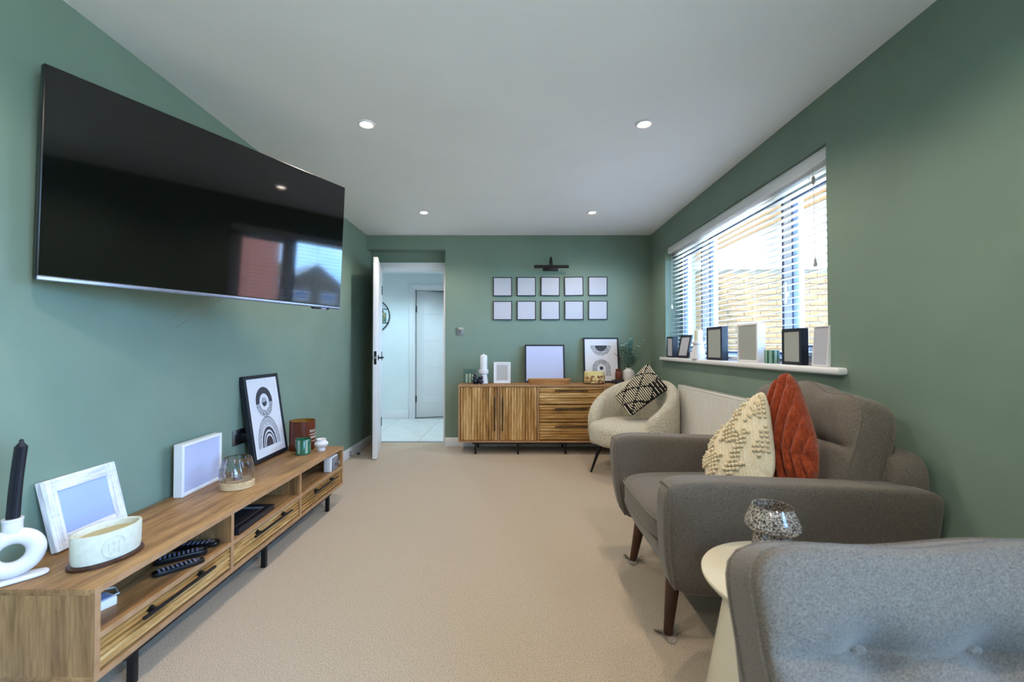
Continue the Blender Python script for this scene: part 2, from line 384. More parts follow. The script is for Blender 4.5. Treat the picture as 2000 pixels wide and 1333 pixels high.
# door lining and architrave
b = B()
b.box(DX0-0.02, DX0, YR-0.012, 5.1, 0, DH+0.02, 0.002); b.box(DX1, DX1+0.02, YR-0.012, 5.1, 0, DH+0.02, 0.002); b.box(DX0, DX1, YR-0.012, 5.1, DH, DH+0.02, 0.002)
b.box(DX0-0.06, -0.757, YR-0.016, YR, DH+0.01, DH+0.08, 0.004); b.box(DX0-0.07, DX0-0.008, YR-0.016, YR, 0, DH+0.08, 0.004); b.box(DX1+0.008, -0.757, YR-0.016, YR, 0, DH+0.01, 0.004)
b.box(DX0, DX0+0.012, 5.02, 5.05, 0, DH); b.box(DX1-0.012, DX1, 5.02, 5.05, 0, DH); b.box(DX0, DX1, 5.02, 5.05, DH-0.012, DH)
struct(b.build('trim_1', 'white'), 'white door lining and architrave')
struct(B().box(DX0, DX1, 5.045, 5.085, -0.001, 0.006, 0.002).build('trim_2', 'chrome'), 'metal threshold strip')

def lever(parent, x, z, y, sg, length=0.105, back=-1):
    b = B(); b.cyl((x, y, z), (x, y+sg*0.008, z), 0.026, seg=20); b.cyl((x, y+sg*0.008, z), (x, y+sg*0.045, z), 0.009, seg=12)
    b.box(x-0.008 if back > 0 else x-length, x+length if back > 0 else x+0.008, y+sg*0.036, y+sg*0.052, z-0.009, z+0.009, 0.004)
    h = b.build('door_handle', 'black', parent); h['label'] = 'black lever handle'; return h

door = bpy.data.objects.new('door_1', None); COL.objects.link(door); struct(door, 'white door standing open into the room')
door.location = (-1.527, 4.972, 0); door.rotation_euler = (0, 0, math.atan2(-0.72, 0.18))
b = B(); b.box(0, 0.742, -0.022, 0.022, 0.008, 1.985, 0.002); b.build('door_leaf', 'white', door)
b = B()
for z in (0.4, 0.8, 1.2, 1.6): b.box(0.1, 0.64, 0.0215, 0.0235, z-0.004, z+0.004)
for x in (0.1, 0.64): b.box(x-0.004, x+0.004, 0.0215, 0.0235, 0.15, 1.85)
b.build('panel_moulding', 'white', door)
lever(door, 0.69, 0.995, 0.022, 1); lever(door, 0.69, 0.995, -0.022, -1)
B().box(0.7415, 0.7435, -0.012, 0.012, 0.93, 1.06).build('latch_plate', 'black', door)
B().box(0.743, 0.752, -0.006, 0.006, 0.985, 1.01, 0.002).build('latch', 'chrome', door)
b = B()
for z in (0.25, 1.0, 1.75): b.cyl((-0.004, 0.024, z-0.05), (-0.004, 0.024, z+0.05), 0.006)
b.build('hinge', 'black', door)

# ------------------------------------------------------------------ hall beyond the door
HY = 6.72; HZ = 2.24
fl = struct(B().box(-3.3, 0.6, 5.06, HY+1.6, -0.15, -0.004).build('floor_hall', 'grout'), 'hall floor bed')
tl = None
for i in range(7):
    for j in range(3):
        x0 = -3.55 + 0.61*i; y0 = 5.09 + 0.61*j
        x1 = min(x0+0.605, 0.6); y1 = min(y0+0.605, HY)
        if x1 - x0 < 0.1 or y1 - y0 < 0.1: continue
        if tl is None or (x1-x0) < 0.6 or (y1-y0) < 0.6:
            t_ = B().box(0, x1-x0, 0, y1-y0, -0.008, 0.0, 0.0015, seg=1).build('tile', 'tile', fl, loc=(x0, y0, 0))
            if (x1-x0) > 0.6 and (y1-y0) > 0.6: tl = t_
        else: link_copy(tl, fl, (x0, y0, 0))
HD0, HD1 = -1.517, -0.74
b = B(); b.box(-3.3, HD0-0.03, HY, HY+0.12, 0, H); b.box(HD1+0.03, 0.6, HY, HY+0.12, 0, H); b.box(HD0-0.03, HD1+0.03, HY, HY+0.12, DH+0.03, H)
struct(b.build('wall_hall_back', 'hallwhite', smooth=0), 'white hall wall')
struct(B().box(-3.42, -3.3, 5.1, HY, 0, H).build('wall_hall_left', 'hallwhite'), 'white hall side wall')
struct(B().box(0.6, 0.72, 5.1, HY, 0, H).build('wall_hall_right', 'hallwhite'), 'white hall end wall')
struct(B().box(-3.42, 0.72, 5.06, HY, HZ, HZ+0.1).build('ceiling_hall', 'hallceil'), 'white hall ceiling')
struct(B().box(-3.3, HD0-0.09, HY-0.015, HY, 0, 0.13, 0.004).build('baseboard_hall', 'white'))
struct(B().box(-3.3, XL-0.0, 5.1, 5.12, 0, HZ).build('wall_hall_front', 'hallwhite'), 'white hall wall backing the living room')
b = B()
for x0, x1 in ((HD0-0.085, HD0-0.028), (HD1+0.028, HD1+0.085)): b.box(x0, x1, HY-0.018, HY, 0, DH+0.085, 0.005)
b.box(HD0-0.03, HD1+0.03, HY-0.018, HY, DH+0.028, DH+0.085, 0.005)
b.box(HD0-0.03, HD0, HY-0.01, HY+0.12, 0, DH+0.03); b.box(HD1, HD1+0.03, HY-0.01, HY+0.12, 0, DH+0.03); b.box(HD0, HD1, HY-0.01, HY+0.12, DH, DH+0.03)
struct(b.build('trim_3', 'white'), 'white architrave round the hall door')
d2 = bpy.data.objects.new('door_2', None); COL.objects.link(d2); struct(d2, 'white panelled hall door ajar')
d2.location = (HD0+0.005, HY+0.085, 0); d2.rotation_euler = (0, 0, R(20))
b = B(); b.box(0, 0.762, -0.022, 0.022, 0.006, 1.985, 0.002); b.build('door_leaf', 'white', d2)
b = B()
for z in (0.36, 0.78, 1.2, 1.62): b.box(0.10, 0.66, -0.0232, -0.0205, z-0.005, z+0.005)
for x in (0.10,): b.box(x-0.005, x+0.005, -0.0232, -0.0205, 0.22, 1.86)
b.box(0.1, 0.66, -0.0232, -0.0205, 0.215, 0.225)
b.build('panel_groove', 'mount', d2)
lever(d2, 0.70, 1.33, -0.022, -1, back=-1)
b = B()
for z in (0.3, 1.7): b.box(-0.012, 0.004, -0.026, -0.016, z-0.05, z+0.05, 0.001)
b.build('hinge', 'black', d2)
b = B(); b.box(-2.3, 0.6, HY+1.5, HY+1.6, 0, H); b.box(-2.4, -2.3, HY+0.12, HY+1.6, 0, H); b.box(0.6, 0.7, HY+0.12, HY+1.6, 0, H); b.box(-2.4, 0.7, HY+0.12, HY+1.6, H, H+0.1)
struct(b.build('wall_far_room', 'hallwhite', smooth=0), 'unlit room beyond the hall door')
# round mirror in the hall
t = thing('round_mirror', 'round black framed mirror with an offset ring on the hall wall', 'mirror', (-2.165, HY-0.002, 1.585))
B().cyl((0, -0.004, 0), (0, 0, 0), 0.25, seg=40).build('mirror_glass', 'mirror', t)
B().tube([(0.256*cos(a*PI/24), -0.012, 0.256*sin(a*PI/24)) for a in range(48)], 0.008, closed=True).build('outer_ring', 'black', t)
B().tube([(-0.04+0.205*cos(a*PI/24), -0.012, 0.205*sin(a*PI/24)) for a in range(48)], 0.007, closed=True).build('inner_ring', 'black', t)
b = B(); b.box(0.04, 0.2, -0.024, -0.006, -0.09, 0.05, 0.003); b.build('picture_panel', 'printpic', t)
b = B(); b.box(-0.2, 0.245, -0.02, -0.006, -0.115, -0.1); b.box(-0.2, 0.235, -0.02, -0.006, 0.1, 0.11); b.build('shelf_bar', 'black', t)

# ------------------------------------------------------------------ downlights
def downlight(x, y, label, z=H, power=DOWN, col=DOWN_COL, grp='recessed ceiling downlights', size=2.65):
    t = thing('ceiling_downlight', label, 'downlight', (x, y, z), group=grp)
    b = B(); b.lathe([(0.030, -0.004), (0.034, -0.007), (0.040, -0.009), (0.047, -0.006), (0.049, 0.0)], seg=32, cap=False)
    b.build('bezel', 'white', t)
    b = B(); b.lathe([(0.0, -0.0035), (0.032, -0.0035)], seg=24, cap=False); b.build('lamp_disc', 'lamp', t)
    l = bpy.data.lights.new('downlight_beam', 'SPOT'); l.energy = power; l.color = col; l.spot_size = size; l.spot_blend = 0.55; l.shadow_soft_size = 0.032
    o = bpy.data.objects.new('downlight_beam', l); COL.objects.link(o); o.parent = t; o.location = (0, 0, -0.045)
for x, y, s in ((-0.822, 2.42, 'white downlight in the ceiling beside the television top corner'),
                (0.735, 2.42, 'white downlight in the ceiling level with the near end of the window'),
                (-0.825, 4.01, 'white downlight in the ceiling in front of the doorway recess'),
                (0.733, 4.01, 'white downlight in the ceiling in front of the framed picture grid'),
                (-0.822, 0.83, 'white downlight in the ceiling above the near end of the television unit'),
                (0.735, 0.83, 'white downlight in the ceiling above the buttoned sofa'),
                (-0.822, -0.77, 'white downlight in the ceiling behind the viewer, on the television side'),
                (0.735, -0.77, 'white downlight in the ceiling behind the viewer, sofa side')):
    downlight(x, y, s)
for x, s in ((-2.3, 'added unseen downlight in the hall ceiling past the round mirror'), (-1.1, 'added unseen downlight in the hall ceiling before the ajar door'), (-0.1, 'added unseen downlight in the hall ceiling past the doorway wall')):  # lamps added out of view to brighten the hall
    downlight(x, 5.85, s, HZ, HALL, (0.60, 0.86, 1.0), 'added unseen hall downlights')

# ------------------------------------------------------------------ window
win = bpy.data.objects.new('window_1', None); COL.objects.link(win); struct(win, 'white upvc casement window'); win.location = (1.735, 0, 0)
b = B()
def fr(b, y0, y1, z0, z1, w, x0, x1, bev=0.004):
    b.box(x0, x1, y0, y0+w, z0, z1, bev); b.box(x0, x1, y1-w, y1, z0, z1, bev)
    b.box(x0, x1, y0+w, y1-w, z0, z0+w, bev); b.box(x0, x1, y0+w, y1-w, z1-w, z1, bev)
fr(b, WY0, WY1, WZ0+0.015, WZ1, 0.055, -0.035, 0.035)
for y in (2.70, 3.79): b.box(-0.035, 0.035, y-0.033, y+0.033, WZ0+0.07, WZ1-0.055, 0.004)
b.build('window_frame', 'upvc', win)
for y0, y1 in ((WY0+0.05, 2.672), (3.818, WY1-0.05)):
    b = B(); fr(b, y0, y1, WZ0+0.06, WZ1-0.05, 0.055, -0.052, 0.02); s_ = b.build('sash', 'upvc', win)
    b = B(); fr(b, y0+0.05, y1-0.05, WZ0+0.11, WZ1-0.1, 0.016, -0.054, -0.02, 0.001); b.build('gasket', 'gasket', s_)
    B().box(-0.012, -0.006, y0+0.05, y1-0.05, WZ0+0.11, WZ1-0.1).build('pane', 'pane', s_)
b = B(); fr(b, 2.728, 3.762, WZ0+0.065, WZ1-0.05, 0.02, -0.037, 0.0, 0.001); b.build('gasket', 'gasket', win)
B().box(-0.012, -0.006, 2.73, 3.76, WZ0+0.065, WZ1-0.05).build('pane', 'pane', win)
b = B(); b.box(-0.066, -0.052, 2.63, 2.655, 1.40, 1.52, 0.004); b.box(-0.082, -0.066, 2.632, 2.652, 1.40, 1.43, 0.003); b.box(-0.09, -0.076, 2.632, 2.652, 1.36, 1.49, 0.005)
b.build('window_handle', 'upvc', win)
sl = struct(B().box(1.487, 1.70, 2.00, 4.44, 0.965, 1.0, 0.012, seg=3).build('trim_4', 'white'), 'white window sill board')

# venetian blind
bl = thing('venetian_blind', 'white slatted venetian blind hanging in the window reveal', 'blind', (1.612, 0, 0))
B().box(-0.06, 0.028, WY0+0.006, WY1-0.006, WZ1-0.068, WZ1-0.002, 0.006).build('headrail', 'white', bl)
NS = 26
sb = B()
tl_ = R(4)
def slat_pt(u, v):
    x = -0.025 + 0.05*v
    return (x*cos(tl_), WY0+0.012 + (WY1-WY0-0.024)*u, x*sin(tl_) + 0.0022*(1-(2*v-1)**2))
sb.grid(slat_pt, 2, 5)
sb.grid(lambda u, v: tuple(Vector(slat_pt(u, v)) - Vector((0, 0, 0.0026))), 2, 5, flip=True)
s0 = sb.build('slat', 'slat', bl, loc=(0, 0, WZ1-0.09))
for i in range(1, NS): link_copy(s0, bl, (0, 0, WZ1-0.09-0.0392*i))
B().box(-0.027, 0.027, WY0+0.012, WY1-0.012, 1.008, 1.026, 0.005).build('bottom_rail', 'white', bl)
for y in (2.32, 2.95, 3.55, 4.17):
    b = B()
    for x in (-0.027, 0.027): b.tube([(x, y, WZ1-0.06), (x, y, 1.02)], 0.0009, 5)
    b.build('ladder_cord', 'cord', bl)
b = B(); b.tube([(-0.04, 2.27, WZ1-0.05), (-0.042, 2.262, 1.75), (-0.04, 2.26, 1.56)], 0.0014, 6); b.build('pull_cord', 'cord', bl)
b = B(); b.lathe([(0.003, 0.0), (0.006, -0.005), (0.0095, -0.04), (0.0085, -0.045)], (-0.04, 2.26, 1.56), 12); b.build('cord_tassel', 'tassel', bl)
b = B(); b.lathe([(0.004, 0.0), (0.008, -0.008), (0.008, -0.035), (0.004, -0.042)], (-0.04, 2.268, 1.99), 12); b.build('cord_connector', 'tassel', bl)
b = B(); b.tube([(-0.04, 4.30, WZ1-0.05), (-0.04, 4.30, 1.52)], 0.0014, 6); b.build('tilt_cord', 'cord', bl)
b = B(); b.lathe([(0.003, 0.0), (0.007, -0.006), (0.009, -0.035), (0.008, -0.04)], (-0.04, 4.30, 1.52), 12); b.build('cord_tassel', 'slat', bl)

# ------------------------------------------------------------------ outside
struct(B().box(1.84, 140, -60, 90, -0.45, -0.35).build('ground', 'ground'), 'pale paved yard and street')
struct(B().box(XR+0.29, 2.60, 1.2, 9.4, 2.29, 2.34).build('roof_soffit', 'soffit'), 'timber boarded eaves soffit')
struct(B().box(2.59, 2.62, 1.2, 9.4, 2.275, 2.44, 0.004).build('roof_fascia', 'render'), 'white eaves fascia')
# brick garden wall
BY = 6.0
gw = thing('garden_wall', 'sunlit buff brick garden wall outside the window', 'wall', (1.84, BY, -0.35))
B().box(0, 7.0, 0.008, 0.22, 0, 2.53).build('mortar_bed', 'mortar', gw)
B().box(-0.0, 7.03, -0.03, 0.25, 2.53, 2.57, 0.006).build('coping', 'render', gw)
bw, bh, g_ = 0.215, 0.065, 0.010
bk = B().box(0, bw, 0, 0.05, 0, bh, 0.003, seg=1).build('brick', 'brick', gw)
rest = B(); first = True; cnt = 0
for r_ in range(33):
    z = 0.006 + r_*(bh+g_)
    if z + bh > 2.535: break
    for c_ in range(32):
        x = c_*(bw+g_) + (0 if r_ % 2 else -(bw+g_)/2)
        if x < 0 or x+bw > 7.0: continue
        dy = random.uniform(-0.003, 0.003)
        if 0.25 < x < 3.0 and z > 1.2:
            if first: bk.location = (x, dy, z); first = False
            else: link_copy(bk, gw, (x, dy, z))
            cnt += 1
        else: rest.box(x, x+bw, dy, 0.05, z, z+bh)
rs = rest.build('brickwork', 'brick', gw, smooth=0); rs['kind'] = 'stuff'
# white outbuilding behind the garden wall
ob = thing('outbuilding', 'white rendered flat roofed outbuilding behind the garden wall', 'building', (5.5, 9.6, -0.35))
B().box(-3.2, 3.5, 0, 4, 0, 2.95).build('wall', 'render', ob); B().box(-3.35, 3.65, -0.15, 4.1, 2.95, 3.07, 0.01).build('roof_edge', 'roof', ob)
B().box(0.5, 1.6, -0.02, 0.02, 1.4, 2.5, 0.005).build('window', 'gasket', ob)
# houses across the street, seen in the television screen
def house(x, y, wx, wy, hz, label, wall, rotz=0):
    t = thing('house', label, 'house', (x, y, -0.35), (0, 0, rotz), 'houses across the street')
    B().box(0, wx, 0, wy, 0, hz).build('wall', wall, t)
    b = B(); a = hz + wy*0.38
    f = [(-0.3, -0.3, hz-0.1), (-0.3, wy/2, a), (-0.3, wy+0.3, hz-0.1), (wx+0.3, -0.3, hz-0.1), (wx+0.3, wy/2, a), (wx+0.3, wy+0.3, hz-0.1)]
    b.poly([f[0], f[3], f[4], f[1]]); b.poly([f[1], f[4], f[5], f[2]])
    b.build('roof', 'roof', t, smooth=0)
    b = B(); b.poly([(0, 0, hz-0.01), (0, wy, hz-0.01), (0, wy/2, a-0.12)]); b.build('gable', wall, t, smooth=0)
    b = B(); b.tube([(-0.32, -0.3, hz-0.1), (-0.32, wy/2, a)], 0.12, 4); b.tube([(-0.32, wy/2, a), (-0.32, wy+0.3, hz-0.1)], 0.12, 4); b.build('bargeboard', 'render', t)
    for zz in (0.9, hz-1.9):
        for yy in (wy*0.18, wy*0.6):
            q = B(); fr(q, yy, yy+wy*0.22, zz, zz+1.2, 0.08, -0.06, 0.02); q = q.build('window', 'render', t)
            B().box(-0.02, 0.01, yy+0.08, yy+wy*0.22-0.08, zz+0.08, zz+1.12).build('pane', 'gasket', q)
house(58, 11, 10, 8, 4.6, 'brown gabled house beside the red brick neighbour', 'mortar')
house(60, 24, 10, 8, 4.6, 'brown gabled house further along the street', 'mortar')
nb = thing('neighbour_house', 'red brick side of the neighbouring house', 'house', (9.5, 1.4, -0.35))
B().box(0, 4, 0, 2.3, 0, 4.4).build('wall', 'redbrick', nb)
b = B(); b.poly([(-0.3, -0.3, 4.4), (-0.3, 2.6, 4.4), (2, 2.6, 5.6), (2, -0.3, 5.6)]); b.poly([(4.3, -0.3, 4.4), (2, -0.3, 5.6), (2, 2.6, 5.6), (4.3, 2.6, 4.4)]); b.build('roof', 'roof', nb, smooth=0)
B().box(-0.05, 0.05, 0.4, 1.2, 1.4, 2.4, 0.01).build('window', 'render', nb)
def tree(x, y, s, label):
    t = thing('tree', label, 'tree', (x, y, -0.35), group='trees across the street')
    B().cyl((0, 0, 0), (0, 0, 3*s), 0.25*s, 0.15*s, 8).build('trunk', 'legwood', t)
    b = B()
    for k in range(9):
        a = k*2.4; b.ball((1.3*s*cos(a), 1.6*s*sin(a), 3.6*s + 1.6*s*((k*0.37) % 1)), (1.5*s, 1.6*s, 1.3*s), seg=12, rings=8)
    b.build('crown', 'hedge', t)
tree(84, 13, 1.5, 'large green tree behind the nearer gabled house'); tree(88, 24, 1.3, 'green tree showing between the gabled houses'); tree(84, 36, 1.4, 'green tree behind the further gabled house')

# ------------------------------------------------------------------ television
tv = thing('television', 'large black flat screen television angled out from the wall', 'television', (-1.288, 1.979, 1.318), (R(3), 0, math.atan2(0.894, 0.447)))
TW, TH = 0.622, 0.71
B().box(-TW, TW, 0.002, 0.03, 0.0, TH, 0.003).build('casing', 'tvback', tv)
B().box(-TW+0.004, TW-0.004, -0.001, 0.004, 0.016, TH-0.004).build('screen', 'screen', tv)
B().box(-TW, TW, -0.003, 0.012, -0.002, 0.013, 0.003).build('bottom_trim', 'silver', tv)
B().box(0.44, 0.545, 0.0, 0.02, -0.010, 0.0, 0.003).build('sensor', 'tvback', tv)
B().box(0.49, 0.525, -0.0025, 0.006, -0.011, -0.004, 0.001).build('badge', 'silver', tv)
B().box(-0.35, 0.35, 0.03, 0.06, 0.08, 0.5, 0.01).build('rear_housing', 'tvback', tv)
br = thing('wall_bracket', 'black folding arm bracket behind the television', 'bracket', (-1.628, 2.1, 1.62))
B().box(0, 0.02, -0.12, 0.12, -0.16, 0.16, 0.003).build('wall_plate', 'black', br)
b = B(); b.tube([(0.02, 0.0, 0.05), (0.13, 0.09, 0.05), (0.275, -0.062, 0.05)], 0.016, 8); b.tube([(0.02, 0.0, -0.05), (0.13, 0.09, -0.05), (0.275, -0.062, -0.05)], 0.016, 8); b.build('arm', 'black', br)
b = B(); b.tube([(0.20, 0.0, -0.25), (0.12, -0.03, -0.33), (0.003, -0.06, -0.40)], 0.0011, 6); b.tube([(0.22, 0.08, -0.25), (0.12, 0.03, -0.34), (0.003, -0.01, -0.43)], 0.0011, 6); b.build('cable', 'felt', br)

# ------------------------------------------------------------------ ribbed fronts
def ribbed(b, u0, u1, v0, v1, n, orient, mp, d=0.006, th=0.014, m=None):
    """ribbed panel in u (across) v (up); mp(u, v, depth) -> point, depth grows out of the face"""
    L = (u1-u0) if orient == 'v' else (v1-v0)
    prof = []
    for i in range(n):
        prof += [(i/n, 0.0), ((i+0.14)/n, d), ((i+0.66)/n, d*0.88), ((i+0.90)/n, 0.0)]
    prof.append((1.0, 0.0))
    K = len(prof)
    def fn(s, t):
        k = min(int(round(s*(K-1))), K-1); f, dp = prof[k]
        if orient == 'v': return mp(u0+(u1-u0)*f, v0+(v1-v0)*t, dp)
        return mp(u0+(u1-u0)*t, v1-(v1-v0)*f, dp)
    b.grid(fn, K, 2, m=m)
    c = [mp(u0, v0, 0), mp(u1, v0, 0), mp(u1, v1, 0), mp(u0, v1, 0)]; e = [mp(u0, v0, -th), mp(u1, v0, -th), mp(u1, v1, -th), mp(u0, v1, -th)]
    b.poly([e[3], e[2], e[1], e[0]], m)
    for i in range(4): b.poly([c[i], e[i], e[(i+1) % 4], c[(i+1) % 4]], m)

# ------------------------------------------------------------------ television unit
UX, UY, UZ, UL, UD = -1.214, 1.272, 0.39, 1.846, 0.398
un = thing('television_unit', 'long low oak television unit with three ribbed drawers', 'tv unit', (UX, UY, 0))
B().box(-UD, 0, 0, UL, UZ-0.018, UZ, 0.001).build('top_panel', 'oakY', un)
B().box(-UD, 0, 0, UL, 0.120, 0.138, 0.001).build('bottom_panel', 'oakY', un)
for y in (0, UL-0.018): B().box(-UD, -0.0005, y, y+0.018, 0.138, UZ-0.018).build('side_panel', 'oakZ', un)
for y in (0.612, 1.216): B().box(-UD+0.006, -0.0005, y, y+0.018, 0.138, UZ-0.018).build('divider', 'oakZ', un)
B().box(-UD, -UD+0.006, 0.018, UL-0.018, 0.138, UZ-0.018).build('back_panel', 'oakY', un)
e = B()
e.box(-0.001, 0.001, 0, UL, UZ-0.018, UZ); e.box(-0.001, 0.001, 0, UL, 0.12, 0.138)
for y in (0, 0.612, 1.216, UL-0.018): e.box(-0.001, 0.001, y, y+0.018, 0.138, UZ-0.018)
bays = ((0.018, 0.612), (0.63, 1.216), (1.234, UL-0.018))
for y0, y1 in bays:
    B().box(-UD+0.006, -0.001, y0, y1, 0.237, 0.255).build('shelf', 'oakY', un)
    e.box(-0.001, 0.001, y0, y1, 0.237, 0.255)
    b = B(); ribbed(b, y0+0.004, y1-0.004, 0.142, 0.233, 5, 'h', lambda u, v, dp: (-0.012+dp, u, v), 0.010)
    dr = b.build('drawer', 'ribY', un, smooth=25)
    yc = (y0+y1)/2; b = B()
    b.box(0.016, 0.026, yc-0.17, yc+0.17, 0.211, 0.221, 0.002)
    for q in (-0.115, 0.115): b.box(-0.006, 0.018, yc+q-0.006, yc+q+0.006, 0.210, 0.222, 0.002); b.cyl((-0.006, yc+q, 0.216), (0.001, yc+q, 0.216), 0.012)
    b.build('handle', 'black', dr)
e.build('edge_band', 'edge', un)
b = B()
for x in (-0.026, -0.37): b.box(x-0.010, x+0.010, 0.12, UL-0.16, 0.098, 0.120)
for y in (0.16, 0.91, 1.65): b.box(-0.37, -0.026, y-0.010, y+0.010, 0.082, 0.1)
b.build('base_frame', 'black', un)
for x in (-0.026, -0.37):
    for y in (0.16, 0.91, 1.65): B().box(x-0.011, x+0.011, y-0.011, y+0.011, 0.0, 0.1, 0.002).build('leg', 'black', un)

# ------------------------------------------------------------------ sideboard
SX, SY, SW, SD, SZ = -0.56, 4.46, 1.92, 0.372, 0.713
sb_ = thing('sideboard', 'oak sideboard with ribbed doors and three drawers on black legs', 'sideboard', (SX, SY, 0))
B().box(0, SW, -0.002, SD, SZ-0.018, SZ, 0.001).build('top_panel', 'oakX', sb_)
B().box(0, SW, -0.002, SD, 0.125, 0.143, 0.001).build('bottom_panel', 'oakX', sb_)
for x in (0, SW-0.018): B().box(x, x+0.018, 0, SD, 0.143, SZ-0.018).build('side_panel', 'oakZ', sb_)
for x in (0.404, 0.808, 1.486): B().box(x, x+0.018, 0, SD, 0.143, SZ-0.018).build('divider', 'oakZ', sb_)
B().box(0.018, SW-0.018, SD-0.006, SD, 0.143, SZ-0.018).build('back_panel', 'oakX', sb_)
e = B(); e.box(0, SW, -0.003, -0.001, SZ-0.018, SZ); e.box(0, SW, -0.003, -0.001, 0.125, 0.143)
for x in (0, 0.404, 0.808, 1.486, SW-0.018): e.box(x, x+0.018, -0.001, 0.001, 0.143, SZ-0.018)
e.build('edge_band', 'edge', sb_)
fm = lambda u, v, dp: (u, 0.012-dp, v)
for x0, x1, hx in ((0.022, 0.400, 0.372), (0.426, 0.804, 0.452), (1.508, 1.898, 1.535)):
    b = B(); ribbed(b, x0, x1, 0.148, SZ-0.023, 13, 'v', fm, 0.011)
    dr = b.build('door', 'ribZ', sb_, smooth=25)
    b = B(); b.box(hx-0.005, hx+0.005, -0.024, -0.014, 0.245, 0.59, 0.002)
    for z in (0.30, 0.53): b.box(hx-0.005, hx+0.005, -0.016, 0.01, z-0.006, z+0.006, 0.002)
    b.build('handle', 'black', dr)
for z0, z1 in ((0.148, 0.323), (0.332, 0.506), (0.515, 0.690)):
    b = B(); ribbed(b, 0.830, 1.482, z0, z1, 6, 'h', fm, 0.011)
    dr = b.build('drawer', 'ribX', sb_, smooth=25)
    b = B(); b.box(0.985, 1.325, -0.024, -0.014, z1-0.040, z1-0.030, 0.002)
    for x in (1.04, 1.27): b.box(x-0.006, x+0.006, -0.016, 0.01, z1-0.041, z1-0.029, 0.002)
    b.build('handle', 'black', dr)
b = B()
for y in (0.03, 0.34): b.box(0.14, SW-0.14, y-0.008, y+0.008, 0.107, 0.125)
for x in (0.175, 0.61, 1.10, 1.70): b.box(x-0.008, x+0.008, 0.03, 0.34, 0.092, 0.108)
b.build('base_frame', 'black', sb_)
for x in (0.175, 0.61, 1.10, 1.70):
    for y in (0.03, 0.34): B().box(x-0.009, x+0.009, y-0.009, y+0.009, 0, 0.11, 0.002).build('leg', 'black', sb_)

# ------------------------------------------------------------------ picture frames
def frame(name, label, loc, face, wdt, hgt, dep=0.02, bor=0.02, fm='blackwood', pic='blank', tilt=0, roll=0, mount=None, mw=0.03, group=None, rec=0.004, cat='picture frame', fm2=None):
    """face: direction angle the picture looks to (deg, 0 = +X)"""
    loc = (loc[0], loc[1], loc[2] + dep*sin(R(tilt)))
    t = thing(name, label, cat, loc, (R(-tilt), R(roll), R(face+90)), group)
    b = B(); hw = wdt/2
    bv = min(0.003, bor*0.15)
    for x0, x1, z0, z1, mm in ((-hw, -hw+bor, 0, hgt, fm2 or fm), (hw-bor, hw, 0, hgt, fm2 or fm), (-hw+bor, hw-bor, 0, bor, fm), (-hw+bor, hw-bor, hgt-bor, hgt, fm)):
        b.box(x0, x1, 0, dep, z0, z1, bv, m=mm, seg=1)
    b.build('frame', None, t)
    B().box(-hw+bor, hw-bor, dep*0.6, dep-0.001, bor, hgt-bor).build('backing', 'blackwood', t)
    if mount:
        b = B()
        for x0, x1, z0, z1 in ((-hw+bor, -hw+bor+mw, bor, hgt-bor), (hw-bor-mw, hw-bor, bor, hgt-bor), (-hw+bor+mw, hw-bor-mw, bor, bor+mw), (-hw+bor+mw, hw-bor-mw, hgt-bor-mw, hgt-bor)):
            b.box(x0, x1, rec, rec+0.002, z0, z1)
        b.build('mount', mount, t)
        B().box(-hw+bor+mw*0.8, hw-bor-mw*0.8, rec+0.0022, rec+0.004, bor+mw*0.8, hgt-bor-mw*0.8).build('picture', pic, t)
    else:
        B().box(-hw+bor, hw-bor, rec, rec+0.002, bor, hgt-bor).build('picture', pic, t)
    return t
def ring(b, cx, cz, r0, r1, a0, a1, y, m, sz=1.0, n=40):
    b.grid(lambda u, v: (cx+(r0+(r1-r0)*v)*cos(R(a0+(a1-a0)*u)), y, cz+sz*(r0+(r1-r0)*v)*sin(R(a0+(a1-a0)*u))), n, 2, m=m)

# ten square frames and picture light on the back wall
rows = ('upper', 'lower'); cols = ('first', 'second', 'middle', 'fourth', 'last')
where = ('nearest the doorway', 'second from the doorway', 'in the middle', 'second from the window wall', 'nearest the window wall')
for r_ in range(2):
    for c_ in range(5):
        x = -0.116 + 0.2645*c_ ; z = 1.667+0.006*(c_/4) if r_ == 0 else 1.402+0.003*(c_/4)
        ro = (0, 0, 0.6, -1.0, 0)[c_] if r_ == 0 else 0
        frame('square_frame', 'thin black square frame with blank print, %s row, %s' % (rows[r_], where[c_]), (x, YB-0.019, z), -90, 0.211, 0.211, 0.018, 0.0085, 'blackwood', 'blankgrey', roll=ro, group='square frames on the back wall')
pl = thing('picture_light', 'black picture light with curved arm above the square frames', 'wall lamp', (0.418, YB, 1.98))
B().cyl((-0.188, -0.115, -0.002), (0.188, -0.115, -0.002), 0.017, seg=16).build('shade_tube', 'black', pl)
B().box(-0.085, 0.085, -0.012, 0, -0.032, 0.002, 0.003).build('wall_plate', 'black', pl)
b = B()
for dx in (-0.012, 0.012): b.tube([(dx, -0.006, 0.0), (dx*0.9, -0.022, 0.06), (dx*0.5, -0.05, 0.105), (dx*0.2, -0.075, 0.11), (dx*0.5, -0.10, 0.075), (dx, -0.114, 0.01)], 0.0045, 8)
b.build('arm', 'black', pl)
ls = thing('light_switch', 'square brushed steel toggle switch beside the doorway', 'switch', (-0.592, YB, 1.276))
B().box(-0.043, 0.043, -0.007, 0, -0.043, 0.043, 0.002).build('plate', 'chrome', ls)
b = B(); b.cyl((0, -0.007, 0), (0, -0.022, 0.006), 0.005, 0.004, 10); b.build('toggle', 'black', ls)
b = B()
for x in (-0.03, 0.03): b.cyl((x, -0.0065, 0), (x, -0.008, 0), 0.003, seg=8)
b.build('screw', 'silver', ls)
